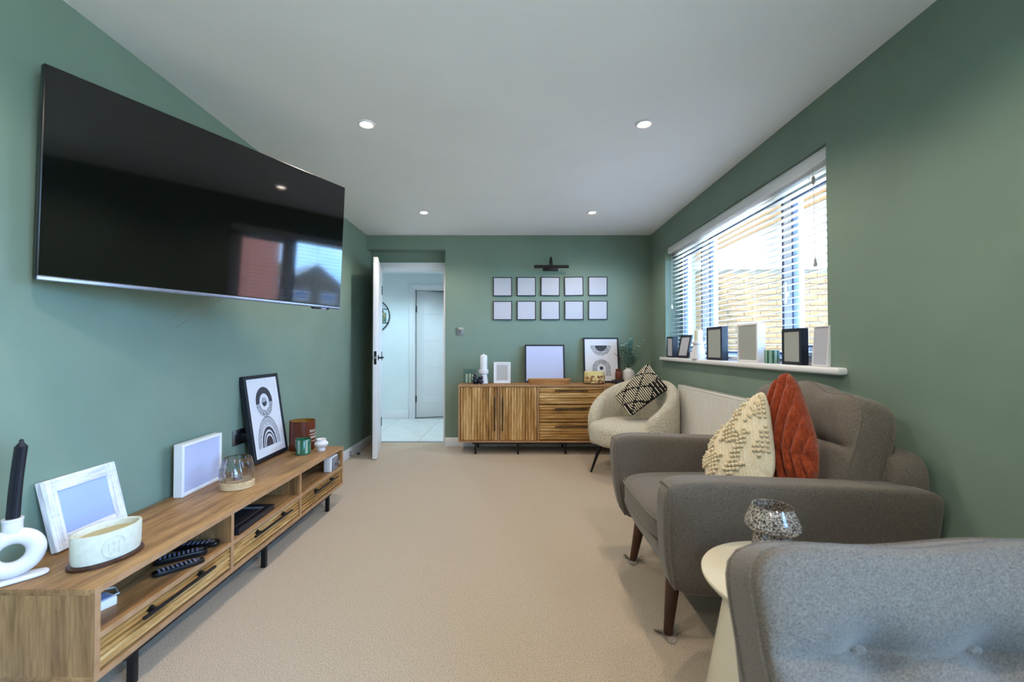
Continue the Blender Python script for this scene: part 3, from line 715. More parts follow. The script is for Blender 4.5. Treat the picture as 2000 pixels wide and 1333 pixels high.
so = thing('wall_socket', 'steel plug socket low on the wall behind the art print', 'socket', (XL, 2.60, 0.565))
B().box(0, 0.009, -0.073, 0.073, -0.045, 0.045, 0.002).build('plate', 'chrome', so)
b = B()
for y in (-0.035, 0.035): b.box(0.0085, 0.011, y-0.024, y+0.024, -0.028, 0.02, 0.002); b.box(0.011, 0.014, y-0.007, y+0.007, 0.024, 0.036, 0.002)
b.build('socket_insert', 'black', so)
b = B(); b.box(0.011, 0.035, 0.012, 0.058, -0.025, 0.015, 0.006); b.tube([(0.03, 0.035, -0.01), (0.05, 0.05, -0.06), (0.02, 0.06, -0.18)], 0.003, 6); b.build('plug', 'black', so)
ds = thing('door_stop', 'chrome door stop with black rubber tip on the skirting', 'door stop', (XL+0.016, 4.32, 0.045))
b = B(); b.cyl((0, 0, 0), (0.006, 0, 0), 0.022, 0.018, 18); b.cyl((0.006, 0, 0), (0.075, 0, 0), 0.006, seg=10); b.build('stem', 'chrome', ds)
B().cyl((0.07, 0, 0), (0.095, 0, 0), 0.012, 0.010, 14).build('rubber_tip', 'dark', ds)

# ------------------------------------------------------------------ things on the television unit
T0 = UZ
ch = thing('candle_holder', 'white ring shaped ceramic candle holder on the television unit', 'candle holder', (-1.503, 1.312, T0), (0, 0, R(52)))
b = B(); b.sup((0, 0, 0.007), (0.078, 0.028, 0.007), 3.5, 10); b.build('base', 'matte_white', ch)
b = B()
b.grid(lambda u, v: ((0.050+0.023*cos(2*PI*v))*cos(2*PI*u), 0.022*sin(2*PI*v), 0.086+(0.050+0.023*cos(2*PI*v))*sin(2*PI*u)), 40, 16, True, True); b.build('ring', 'matte_white', ch)
b = B(); b.lathe([(0.020, 0.148), (0.022, 0.156), (0.022, 0.182), (0.0235, 0.184), (0.0235, 0.190), (0.0155, 0.190), (0.0155, 0.172)], seg=24); b.build('cup', 'matte_white', ch)
tc_ = thing('taper_candle', 'navy blue ribbed taper candle standing in the ring holder', 'candle', (-1.503, 1.312, T0+0.172), (R(0), R(2.5), 0))
b = B()
b.grid(lambda u, v: ((0.0143-0.001*v)*(1+0.08*cos(8*2*PI*u))*cos(2*PI*u)+0.012*v*v, (0.0143-0.001*v)*(1+0.08*cos(8*2*PI*u))*sin(2*PI*u), 0.235*v), 40, 10, True, False); b.build('candle', 'navy', tc_)
b = B(); b.lathe([(0.0133, 0.232), (0.010, 0.240), (0.0055, 0.246), (0.005, 0.254), (0.0, 0.257)], (0.0118, 0, 0), 14); b.build('tip', 'navy', tc_)
wfm = frame('weathered_frame', 'whitewashed wide wooden frame with blank blue print leaning on the wall', (-1.545, 1.622, T0+0.002), 2, 0.285, 0.245, 0.024, 0.047, 'washed', 'blankblue', tilt=14, rec=0.006, fm2='washedZ')
b = B()
for q in (0.010, 0.020, 0.030):
    for x0, x1, z0, z1 in ((-0.1425+q, -0.1425+q+0.003, q, 0.245-q), (0.1425-q-0.003, 0.1425-q, q, 0.245-q), (-0.1425+q, 0.1425-q, q, q+0.003), (-0.1425+q, 0.1425-q, 0.245-q-0.003, 0.245-q)):
        b.box(x0, x1, -0.0015, 0.001, z0, z1)
b.build('frame_ridge', 'washed', wfm)
pot = thing('oval_candle_pot', 'cream oval stoneware candle pot with embossed monogram on a wooden base', 'candle pot', (-1.356, 1.462, T0), (0, 0, R(76)))
B().lathe([(0.066, 0.0), (0.072, 0.002), (0.072, 0.009), (0.068, 0.0115)], seg=56, sx=1.46).build('wooden_base', 'legwood', pot)
B().lathe([(0.058, 0.0117), (0.0625, 0.014), (0.0645, 0.03), (0.0655, 0.098), (0.0645, 0.103), (0.0605, 0.104), (0.0585, 0.101), (0.0575, 0.066), (0.0, 0.066)], seg=64, sx=1.5, cap=False).build('pot', 'potcream', pot)
B().lathe([(0.0, 0.083), (0.0575, 0.083), (0.0585, 0.0825)], seg=56, sx=1.48, cap=False).build('wax', 'wax', pot)
def emb(x, z):      # point on the camera side of the oval
    s_ = x/(0.0655*1.5); return (x, -0.0652*math.sqrt(max(0, 1-s_*s_))-0.0008, z)
X0 = -0.020; b = B()
b.tube([emb(X0+0.031*cos(a*PI/20), 0.055+0.034*sin(a*PI/20)) for a in range(40)], 0.0017, 6, True)
def bar(x0, z0, x1, z1): b.tube([emb(X0+x0, z0), emb(X0+(x0+x1)/2, (z0+z1)/2), emb(X0+x1, z1)], 0.002, 6)
bar(-0.015, 0.040, -0.015, 0.070); bar(-0.002, 0.040, -0.002, 0.070); bar(0.013, 0.038, 0.013, 0.072); bar(-0.015, 0.055, -0.002, 0.055); bar(-0.002, 0.068, 0.013, 0.070); bar(-0.012, 0.036, -0.006, 0.036); bar(0.009, 0.036, 0.017, 0.036); bar(0.009, 0.073, 0.017, 0.073)
b.build('embossed_monogram', 'potcream', pot)
frame('landscape_picture_frame', 'white landscape box frame with blank lavender print standing beside the glass dome', (-1.553, 2.19, T0), 3, 0.30, 0.248, 0.042, 0.016, 'white', 'blank', rec=0.006)
dm = thing('glass_tealight_dome', 'clear swirled glass tealight dome on a round pale wood base', 'candle holder', (-1.392, 2.205, T0))
B().lathe([(0.072, 0.0), (0.077, 0.003), (0.077, 0.032), (0.074, 0.036), (0.0, 0.036)], seg=40).build('wood_base', 'woodpale', dm)
b = B()
rb = lambda a, z: 0.045*sin(12*a + 45*z)
b.lathe([(0.073, 0.036), (0.078, 0.06), (0.077, 0.085), (0.070, 0.118), (0.060, 0.148), (0.058, 0.150), (0.0555, 0.148), (0.066, 0.117), (0.073, 0.085), (0.074, 0.06), (0.069, 0.038)], seg=72, rib=rb, cap=False); b.build('glass_shade', 'glass', dm)
b = B(); b.lathe([(0.019, 0.0365), (0.019, 0.05), (0.017, 0.05), (0.016, 0.046), (0.0, 0.046)], seg=24); b.build('tealight', 'chrome', dm)
pa = frame('art_frame', 'black framed print of a ringed circle above a striped arch, leaning on the wall', (-1.532, 2.79, T0+0.002), 2, 0.40, 0.53, 0.034, 0.022, 'blackwood', 'mount', tilt=8.5, mount='mount', mw=0.034, rec=0.006)
b = B(); y = 0.0076; cz = 0.355
ring(b, 0.0, cz, 0.054, 0.096, -4, 184, y, 'ink'); ring(b, 0.0, cz, 0.054, 0.096, 184, 356, y, 'inkwash')
ring(b, 0.0, cz, 0.001, 0.029, 0, 180, y, 'inkstripe'); ring(b, 0.0, cz, 0.001, 0.029, 180, 360, y, 'ink')
b.build('printed_circle', None, pa, smooth=0)
b = B(); cz = 0.075; sz = 1.45
for r0, r1, mm in ((0.0, 0.042, 'inkbrown'), (0.052, 0.060, 'ink'), (0.069, 0.083, 'ink'), (0.091, 0.094, 'inkwash'), (0.098, 0.104, 'inkwash'), (0.108, 0.111, 'ink'), (0.115, 0.120, 'inkwash'), (0.124, 0.128, 'ink')):
    ring(b, 0.0, cz, max(r0, 0.001), r1, 0, 180, y, mm, sz)
b.build('printed_arch', None, pa, smooth=0)
am = thing('amber_candle_jar', 'large amber brown candle jar with white lettering on the television unit', 'candle jar', (-1.462, 3.028, T0))
B().lathe([(0.078, 0.0), (0.083, 0.004), (0.083, 0.198), (0.0815, 0.2), (0.0795, 0.198), (0.079, 0.06), (0.0, 0.06)], seg=48, cap=False).build('jar', 'amber', am)
B().lathe([(0.0785, 0.197), (0.0783, 0.13), (0.0, 0.128)], seg=48, cap=False).build('jar_inside', 'amberin', am)
def text_mesh(txt, size):
    cu = bpy.data.curves.new('lettering', 'FONT'); cu.body = txt; cu.size = size; cu.resolution_u = 3
    o = bpy.data.objects.new('lettering_source', cu); COL.objects.link(o)
    me = bpy.data.meshes.new_from_object(o.evaluated_get(bpy.context.evaluated_depsgraph_get()))
    bpy.data.objects.remove(o); bpy.data.curves.remove(cu); return me
def wrap_text(txt, size, rad, a0, z0, m, parent, name='lettering'):
    me = text_mesh(txt, size)
    bm2 = bmesh.new(); bm2.from_mesh(me)
    bmesh.ops.triangulate(bm2, faces=bm2.faces); bmesh.ops.subdivide_edges(bm2, edges=bm2.edges, cuts=1)
    for v in bm2.verts:
        a = a0 + v.co.x/rad; zz = z0 + v.co.y; v.co = ((rad+0.0006)*cos(a), (rad+0.0006)*sin(a), zz)
    bm2.to_mesh(me); bm2.free(); me.materials.clear(); me.materials.append(M[m])
    o = bpy.data.objects.new(name, me); COL.objects.link(o); o.parent = parent
    return o
wrap_text('REVI', 0.026, 0.083, R(-32), 0.122, 'ivory', am)
b = B()
for z, a0, a1 in ((0.106, -32, 20), (0.090, -28, 16), (0.082, -24, 12), (0.060, -20, 5)):
    b.grid(lambda u, v: (0.0836*cos(R(a0+(a1-a0)*u)), 0.0836*sin(R(a0+(a1-a0)*u)), z+0.0035*v), 12, 2)
b.build('printed_line', 'ivory', am, smooth=0)
gv = thing('green_votive', 'small green glass votive with pale stripes beside the amber jar', 'candle holder', (-1.388, 2.885, T0))
b = B(); seg = 48
for i in range(seg):
    pale = (i*360/seg) % 60 < 22
b.lathe([(0.044, 0.0), (0.0465, 0.003), (0.0465, 0.1), (0.0455, 0.1015), (0.0435, 0.1), (0.043, 0.012), (0.0, 0.012)], seg=seg, cap=False); b.build('glass', 'green', gv)
b = B()
for k in range(6):
    a0 = k*60-48; b.grid(lambda u, v: (0.0469*cos(R(a0+20*u)), 0.0469*sin(R(a0+20*u)), 0.012+0.086*v), 6, 2)
b.build('pale_stripe', 'greenpale', gv, smooth=60)
wv = thing('white_candle_holder', 'small white bulbous ceramic candle holder at the end of the television unit', 'candle holder', (-1.312, 2.985, T0))
B().lathe([(0.026, 0.0), (0.027, 0.002), (0.026, 0.022), (0.034, 0.029), (0.043, 0.038), (0.0455, 0.048), (0.041, 0.058), (0.031, 0.064), (0.030, 0.076), (0.033, 0.080), (0.027, 0.080), (0.020, 0.074), (0.0, 0.072)], seg=40).build('holder', 'matte_white', wv)

# things inside the television unit
SH = 0.255
rd = thing('radio', 'small white radio with grey front and silver knob in the television unit', 'radio', (-1.250, 2.985, SH), (0, 0, R(2)))
B().box(-0.022, 0.03, -0.062, 0.062, 0, 0.1, 0.008, seg=3).build('case', 'white', rd)
B().box(0.0295, 0.0325, -0.052, 0.054, 0.008, 0.092, 0.004).build('front_panel', 'grey', rd)
B().cyl((0.032, 0.02, 0.05), (0.056, 0.02, 0.05), 0.019, 0.018, 24).build('knob', 'chrome', rd)
rx = thing('red_box', 'dark red box at the back of the television unit beside the radio', 'box', (-1.47, 2.86, SH))
B().box(-0.05, 0.05, -0.075, 0.075, 0, 0.075, 0.002).build('carton', 'red', rx); B().box(-0.052, 0.052, -0.077, 0.077, 0.06, 0.078, 0.002).build('lid', 'red', rx)
ff = thing('flat_frame', 'black picture frame lying flat in the middle bay of the television unit', 'picture frame', (-1.335, 2.105, SH), (0, 0, R(3)))
b = B()
for x0, x1, y0, y1 in ((-0.105, -0.075, -0.16, 0.16), (0.075, 0.105, -0.16, 0.16), (-0.075, 0.075, -0.16, -0.13), (-0.075, 0.075, 0.13, 0.16)): b.box(x0, x1, y0, y1, 0, 0.028, 0.002)
b.build('frame', 'blackwood', ff); B().box(-0.075, 0.075, -0.13, 0.13, 0.010, 0.018).build('picture', 'dark', ff)
b = B()
for x0, x1, y0, y1 in ((-0.075, -0.066, -0.13, 0.13), (0.066, 0.075, -0.13, 0.13), (-0.066, 0.066, -0.13, -0.121), (-0.066, 0.066, 0.121, 0.13)): b.box(x0, x1, y0, y1, 0.018, 0.024)
b.build('inner_edge', 'grey', ff)
pp = tag(B().box(-0.09, 0.09, -0.11, 0.11, 0, 0.004).build('paper_sheet', 'mount'), 'white paper leaflet behind the flat black frame', 'paper')
pp.location = (-1.50, 2.31, SH); pp.rotation_euler = (0, 0, R(12))
def remote(loc, rz, L, W, label, dz=0.018):
    t = thing('remote_control', label, 'remote control', loc, (0, 0, R(rz)), 'remotes in the television unit')
    b = B(); b.sup((0, 0, dz/2), (W/2, L/2, dz/2), 6, 8); b.build('body', 'tvback', t)
    b = B()
    for i in range(9):
        for j in (-1, 0, 1): b.box(j*W*0.27-0.0045, j*W*0.27+0.0045, -L*0.4+i*L*0.085, -L*0.4+i*L*0.085+0.007, dz-0.001, dz+0.0012)
    b.build('buttons', 'button', t)
    B().cyl((0, L*0.36, dz-0.001), (0, L*0.36, dz+0.001), W*0.25, seg=16).build('dial', 'silver', t)
remote((-1.262, 1.655, SH), -40, 0.16, 0.04, 'slim black remote closest to the front of the shelf')
remote((-1.315, 1.735, SH), -52, 0.17, 0.046, 'thick black remote with pale buttons between two others', 0.024)
remote((-1.345, 1.832, SH), -74, 0.20, 0.05, 'long black remote against the unit divider', 0.020)
wb = thing('white_adapter', 'small white plastic adapter in the near bay of the television unit', 'adapter', (-1.335, 1.40, SH), (0, 0, R(-20)))
B().box(-0.03, 0.03, -0.045, 0.045, 0, 0.03, 0.005).build('case', 'white', wb); B().box(-0.024, 0.024, -0.035, 0.035, 0.03, 0.032).build('top_label', 'blankblue', wb)
b = B(); b.tube([(-0.02, 0.045, 0.012), (-0.03, 0.08, 0.006), (-0.09, 0.1, 0.004), (-0.12, 0.06, 0.004)], 0.0025, 6); b.build('cable', 'white', wb)

# ------------------------------------------------------------------ things on the sideboard
Z0 = SZ
rg = thing('ribbed_glass_holder', 'teal ribbed glass candle holder at the end of the sideboard', 'candle holder', (-0.462, 4.66, Z0))
B().lathe([(0.066, 0.0), (0.069, 0.003), (0.069, 0.152), (0.067, 0.154), (0.0645, 0.152), (0.064, 0.008), (0.0, 0.008)], seg=96, rib=lambda a, z: 0.03*cos(20*a), cap=False).build('glass', 'teal', rg)
for k, (x, y, h_) in enumerate(((-0.03, -0.02, 0.088), (0.005, -0.03, 0.092), (0.035, -0.005, 0.084))):
    q = thing('taper_stub', ('cream candle inside the ribbed teal glass, on the doorway side', 'tallest cream candle inside the ribbed teal glass, in the middle', 'shortest cream candle inside the ribbed teal glass, on the pedestal side')[k], 'candle', (-0.462+x, 4.66+y, Z0+0.0085), group='candles inside the ribbed glass')
    B().lathe([(0.011, 0), (0.011, h_), (0.006, h_+0.004), (0.0, h_+0.004)], seg=14).build('wax', 'candlecream', q)
    B().cyl((0, 0, h_), (0, 0, h_+0.014), 0.0012, seg=6).build('wick', 'dark', q)
bu = thing('bubble_ornament', 'dark navy glass bubble ornament in front of the white pedestal', 'ornament', (-0.372, 4.578, Z0))
b = B()
for x, y, z, r_ in ((-0.028, -0.01, 0.03, 0.032), (0.03, -0.012, 0.03, 0.032), (0.0, 0.024, 0.028, 0.03), (-0.03, 0.0, 0.07, 0.024), (0.034, 0.0, 0.066, 0.024), (-0.01, -0.02, 0.055, 0.025), (-0.028, 0.004, 0.098, 0.019)): b.ball((x, y, z), (r_, r_, r_*0.93), seg=18, rings=12)
b.build('bubbles', 'navyglass', bu); B().lathe([(0.042, 0.0), (0.045, 0.002), (0.04, 0.010), (0.0, 0.012)], seg=24).build('foot', 'navyglass', bu)
pd = thing('candle_pedestal', 'white conical candle pedestal on the sideboard', 'candle holder', (-0.314, 4.66, Z0))
B().lathe([(0.046, 0.0), (0.047, 0.003), (0.034, 0.1), (0.0335, 0.104), (0.048, 0.106), (0.050, 0.108), (0.050, 0.146), (0.048, 0.148), (0.041, 0.148), (0.041, 0.143), (0.0, 0.143)], seg=36).build('pedestal', 'matte_white', pd)
pc = thing('pillar_candle', 'tall white pillar candle on the sideboard pedestal', 'candle', (-0.314, 4.66, Z0+0.143))
B().lathe([(0.037, 0.0), (0.038, 0.003), (0.038, 0.150), (0.030, 0.157), (0.004, 0.168), (0.0, 0.168)], seg=32).build('wax', 'candlewhite', pc); B().cyl((0, 0, 0.166), (0, 0, 0.183), 0.0016, seg=6).build('wick', 'mount', pc)
fw = frame('small_white_frame', 'small white frame with mount and blank grey print on the sideboard', (-0.117, 4.655, Z0), -90, 0.18, 0.226, 0.018, 0.013, 'white', 'blankstone', tilt=4, mount='mount', mw=0.018)
B().box(-0.02, 0.02, 0.016, 0.022, 0.01, 0.16, 0.001).build('strut', 'blackwood', fw)
frame('large_blank_frame', 'large black frame with blank lavender print leaning behind the wooden bowl', (0.347, 4.725, Z0+0.002), -90, 0.437, 0.415, 0.024, 0.017, 'blackwood', 'blank', tilt=9)
bo = thing('dough_bowl', 'long carved wooden dough bowl on the sideboard', 'bowl', (0.373, 4.535, Z0))
b = B()
def bowl(u, v):
    a = 2*PI*u
    k = 5.0; ca, sa = cos(a), sin(a); q = (abs(ca)**k+abs(sa)**k)**(-1/k)
    prof = [(0.86, 0.0), (0.90, 0.002), (0.98, 0.05), (1.0, 0.056), (0.985, 0.058), (0.94, 0.056), (0.84, 0.018), (0.0, 0.014)]
    f, z = prof[min(int(round(v*7)), 7)]
    return (0.226*f*ca*q, 0.062*f*sa*q, z)
b.grid(bowl, 64, 8, True, False); b.bm.faces.new([v for v in b.bm.verts if abs(v.co.z) < 1e-6][:]) if False else None
b.build('bowl', 'bowlwood', bo)
B().box(-0.19, 0.19, -0.048, 0.048, 0.0, 0.003).build('underside', 'bowlwood', bo)
B().box(-0.05, 0.13, -0.02, 0.03, 0.015, 0.052, 0.004).build('inner_block', 'dark', bo) if False else None
pb = frame('art_frame', 'black framed print of a half disc above a hatched arch, behind the floral candle', (0.967, 4.735, Z0+0.002), -90, 0.387, 0.492, 0.026, 0.016, 'blackwood', 'mount', tilt=8, mount='mount', mw=0.034, rec=0.005)
b = B(); y = 0.0068
ring(b, 0.0, 0.405, 0.001, 0.067, 180, 360, y, 'ink'); ring(b, 0.0, 0.405, 0.072, 0.112, 180, 360, y, 'inkstripe'); b.build('printed_half_disc', None, pb, smooth=0)
b = B(); ring(b, 0.0, 0.15, 0.046, 0.101, 0, 180, y, 'inkstripe'); ring(b, 0.0, 0.155, 0.001, 0.020, 0, 360, y, 'ink')
b.grid(lambda u, v: (-0.101+0.055*u, y, 0.068+0.082*v), 2, 2, m='inkstripe'); b.grid(lambda u, v: (0.046+0.055*u, y, 0.068+0.082*v), 2, 2, m='inkstripe'); b.build('printed_arch', None, pb, smooth=0)
fc = thing('floral_candle', 'wide cream candle with pressed flowers on a brown dish', 'candle', (0.858, 4.60, Z0))
B().lathe([(0.105, 0.0), (0.118, 0.004), (0.119, 0.009), (0.112, 0.009), (0.0, 0.007)], seg=48, sy=0.62).build('dish', 'legwood', fc)
B().lathe([(0.100, 0.0075), (0.106, 0.010), (0.106, 0.128), (0.103, 0.131), (0.0, 0.126)], seg=48, sy=0.6).build('wax', 'floral', fc)
b = B(); random.seed(3)
for k in range(60):
    a = random.uniform(PI*0.95, 2.05*PI); z = 0.016+0.07*random.random()**1.3; s_ = random.uniform(0.008, 0.019)
    b.ball((0.1055*cos(a), 0.0633*sin(a), z), (s_*abs(sin(a))+0.003, s_*abs(cos(a))*0.5+0.0025, s_*random.uniform(0.5, 1)), seg=7, rings=5)
o = b.build('pressed_flowers', 'petal', fc); o['kind'] = 'stuff'
bj = thing('brown_jar', 'reddish brown glass jar standing beside the white vase', 'jar', (1.13, 4.66, Z0))
B().lathe([(0.036, 0.0), (0.038, 0.003), (0.038, 0.115), (0.033, 0.125), (0.030, 0.131), (0.033, 0.134), (0.033, 0.152), (0.031, 0.154), (0.028, 0.152), (0.028, 0.13), (0.0, 0.12)], seg=32).build('glass', 'terracotta', bj)
mg = thing('dark_mug', 'low dark grey cup with loop handle in front of the brown jar', 'cup', (1.115, 4.575, Z0))
B().lathe([(0.044, 0.0), (0.05, 0.003), (0.052, 0.04), (0.051, 0.046), (0.048, 0.046), (0.046, 0.01), (0.0, 0.008)], seg=32).build('cup', 'dark', mg)
b = B(); b.tube([(-0.049, 0, 0.01), (-0.072, 0, 0.008), (-0.083, 0, 0.024), (-0.074, 0, 0.042), (-0.05, 0, 0.04)], 0.005, 8); b.build('handle', 'dark', mg)
va = thing('vase', 'pale speckled bottle vase holding eucalyptus on the sideboard', 'vase', (1.235, 4.66, Z0))
B().lathe([(0.056, 0.0), (0.060, 0.004), (0.061, 0.12), (0.056, 0.134), (0.034, 0.148), (0.031, 0.155), (0.032, 0.166), (0.029, 0.167), (0.026, 0.155), (0.0, 0.14)], seg=36).build('vase', 'vase', va)
eu = thing('eucalyptus_bunch', 'bunch of eucalyptus stems with small round leaves in the vase', 'plant', (1.235, 4.66, Z0+0.14))
st = B(); lf = B(); random.seed(11)
def leaf(b, p, d, s_):
    d = d.normalized(); sd_ = d.cross(Vector((0, 0, 1))); sd_ = sd_.normalized() if sd_.length > 1e-4 else Vector((1, 0, 0))
    n_ = sd_.cross(d)
    pts = [p, p+d*s_*0.35+sd_*s_*0.42, p+d*s_*0.8+sd_*s_*0.38+n_*s_*0.1, p+d*s_*1.1+n_*s_*0.1, p+d*s_*0.8-sd_*s_*0.38+n_*s_*0.1, p+d*s_*0.35-sd_*s_*0.42]
    b.poly([tuple(q) for q in pts])
for k in range(24):
    a = k*2.4; sp = 0.03+0.12*((k*0.618) % 1); hgt = 0.22+0.19*((k*0.377) % 1) - sp*0.5
    end = Vector((sp*cos(a)*1.05-0.005, sp*sin(a)*0.45-0.03, hgt)); pts = []
    for i in range(7):
        f = i/6; pts.append(Vector((end.x*f**1.4, end.y*f**1.4, end.z*f)))
    st.tube(pts, [0.0018-0.0012*i/6 for i in range(7)], 5)
    for i in range(9, 40):
        f = i/40; p = Vector((end.x*f**1.4, end.y*f**1.4, end.z*f)); aa = i*1.57+k
        leaf(lf, p, Vector((cos(aa), sin(aa), 0.35)), 0.021+0.012*(1-f)+random.uniform(0, 0.007))
st.build('stems', 'stem', eu); o = lf.build('foliage', 'leaf', eu, smooth=0); o['kind'] = 'stuff'
tw = thing('dark_twig', 'thin dark berried twig in front of the art print', 'twig', (1.205, 4.645, Z0+0.145))
b = B(); P0 = [(0, 0, 0), (-0.03, -0.01, 0.07), (-0.07, -0.015, 0.13), (-0.125, -0.02, 0.175)]; b.tube(P0, 0.0012, 5); b.build('stem', 'dark', tw)
b = B()
for i in range(9):
    f = 0.5+0.5*i/8; b.ball((-0.125*f**1.4, -0.02*f, 0.175*f), (0.004, 0.004, 0.005), seg=6, rings=4)
b.build('berries', 'dark', tw)

# ------------------------------------------------------------------ things on the window sill
W0 = 1.0
frame('box_picture_frame', 'small deep black frame at the far end of the window sill', (1.513, 4.21, W0), 180, 0.16, 0.2, 0.05, 0.016, 'blackwood', 'blankgrey', group='black frames on the window sill')
frame('leaning_frame', 'black frame tilted back on the window sill beside the white pedestal', (1.512, 3.91, W0), 186, 0.19, 0.21, 0.018, 0.022, 'blackwood', 'blankgrey', tilt=12, group='black frames on the window sill')
frame('box_picture_frame', 'wide deep black frame with grey blue print in the middle of the sill', (1.513, 3.285, W0), 180, 0.245, 0.25, 0.05, 0.02, 'blackwood', 'blankgg', group='black frames on the window sill')
frame('box_picture_frame', 'large deep white frame beside the striped glass on the sill', (1.513, 2.82, W0), 180, 0.24, 0.25, 0.052, 0.014, 'white', 'blankgg')
frame('box_picture_frame', 'deep black frame between striped glass and white end frame', (1.513, 2.374, W0), 180, 0.165, 0.198, 0.042, 0.018, 'blackwood', 'blankgg', group='black frames on the window sill')
frame('slim_white_frame', 'slim white frame leaning at the near end of the sill', (1.515, 2.16, W0), 178, 0.115, 0.2, 0.018, 0.006, 'white', 'blankgrey', tilt=4)
pe = thing('candle_pedestal', 'white conical candle pedestal on the window sill', 'candle holder', (1.526, 3.585, W0))
B().lathe([(0.056, 0.0), (0.058, 0.003), (0.040, 0.115), (0.039, 0.12), (0.052, 0.126), (0.053, 0.139), (0.051, 0.141), (0.0, 0.139)], seg=36).build('pedestal', 'matte_white', pe)
pe = thing('pillar_candle', 'short cream pillar candle on the sill pedestal', 'candle', (1.526, 3.585, W0+0.1395))
B().lathe([(0.031, 0.0), (0.032, 0.002), (0.032, 0.098), (0.030, 0.1), (0.0, 0.098)], seg=28).build('wax', 'candlecream', pe); B().cyl((0, 0, 0.097), (0, 0, 0.108), 0.0014, seg=6).build('wick', 'dark', pe)
q = thing('tealight_cube', 'small white square tealight holder behind the sill pedestal', 'candle holder', (1.555, 3.75, W0))
B().box(-0.022, 0.022, -0.03, 0.03, 0, 0.06, 0.004).build('holder', 'matte_white', q); B().cyl((0, 0, 0.0595), (0, 0, 0.0615), 0.018, seg=20).build('tealight', 'candlecream', q)
q = thing('striped_votive', 'green and white striped glass votive on the window sill', 'candle holder', (1.535, 2.585, W0))
B().lathe([(0.037, 0), (0.039, 0.002), (0.039, 0.078), (0.038, 0.08), (0.036, 0.078), (0.0355, 0.01), (0, 0.01)], seg=40, cap=False).build('glass', 'greenpale', q)
b = B()
for k in range(9):
    a0 = k*40; b.grid(lambda u, v: (0.0394*cos(R(a0+16*u)), 0.0394*sin(R(a0+16*u)), 0.003+0.074*v), 5, 2)
b.build('green_stripe', 'green', q, smooth=60)

# ------------------------------------------------------------------ radiator
ra = thing('radiator', 'white ribbed panel radiator under the window', 'radiator', (1.476, 3.25, 0.16))
b = B()
n_ = 36; L0 = 1.14
def rp_(u, v):
    i = u*n_; f = i - int(i) if i < n_ else 1.0
    d_ = 0.006 if 0.25 < f < 0.75 else 0.0
    return d_
pr = []
for i in range(n_):
    for f, d_ in ((0.0, 0.0), (0.22, 0.0), (0.34, 0.008), (0.66, 0.008), (0.78, 0.0)): pr.append(((i+f)/n_, d_))
pr.append((1.0, 0.0)); K = len(pr)
def rfn(u, v):
    k = min(int(round(u*(K-1))), K-1); f, d_ = pr[k]; z = [0, 0.03, 0.05, 0.55, 0.57, 0.6][min(int(round(v*5)), 5)]
    dd = d_ if 0.04 < z < 0.56 else 0
    return (-0.028+dd, -L0/2+L0*f, z)
b.grid(rfn, K, 6); b.build('front_panel', 'radiator', ra, smooth=25)
B().box(0.012, 0.02, -L0/2, L0/2, 0.0, 0.6, 0.002).build('rear_panel', 'radiator', ra)
b = B(); b.box(-0.03, 0.03, -L0/2-0.008, L0/2+0.008, 0.594, 0.61, 0.003); b.build('top_grille', 'radiator', ra)
b = B()
for k in range(40): b.box(-0.018, 0.018, -L0/2+0.02+k*0.028, -L0/2+0.034+k*0.028, 0.6095, 0.6105)
b.build('grille_slots', 'grey', ra)
for y in (-L0/2-0.004, L0/2+0.004): B().box(-0.03, 0.028, y-0.006, y+0.006, 0.01, 0.6, 0.003).build('side_cover', 'radiator', ra)
b = B(); b.tube([(0.0, -L0/2-0.03, -0.16), (0.0, -L0/2-0.03, 0.03), (0.0, -L0/2, 0.04)], 0.0075, 8); b.lathe([(0.012, 0), (0.016, 0.01), (0.016, 0.05), (0.010, 0.06)], (0, -L0/2-0.03, 0.04), 14); b.build('valve', 'chrome', ra)
b = B()
for y in (-0.4, 0.4): b.box(0.02, 0.0555, y-0.02, y+0.02, 0.1, 0.5)
b.build('wall_bracket', 'radiator', ra)

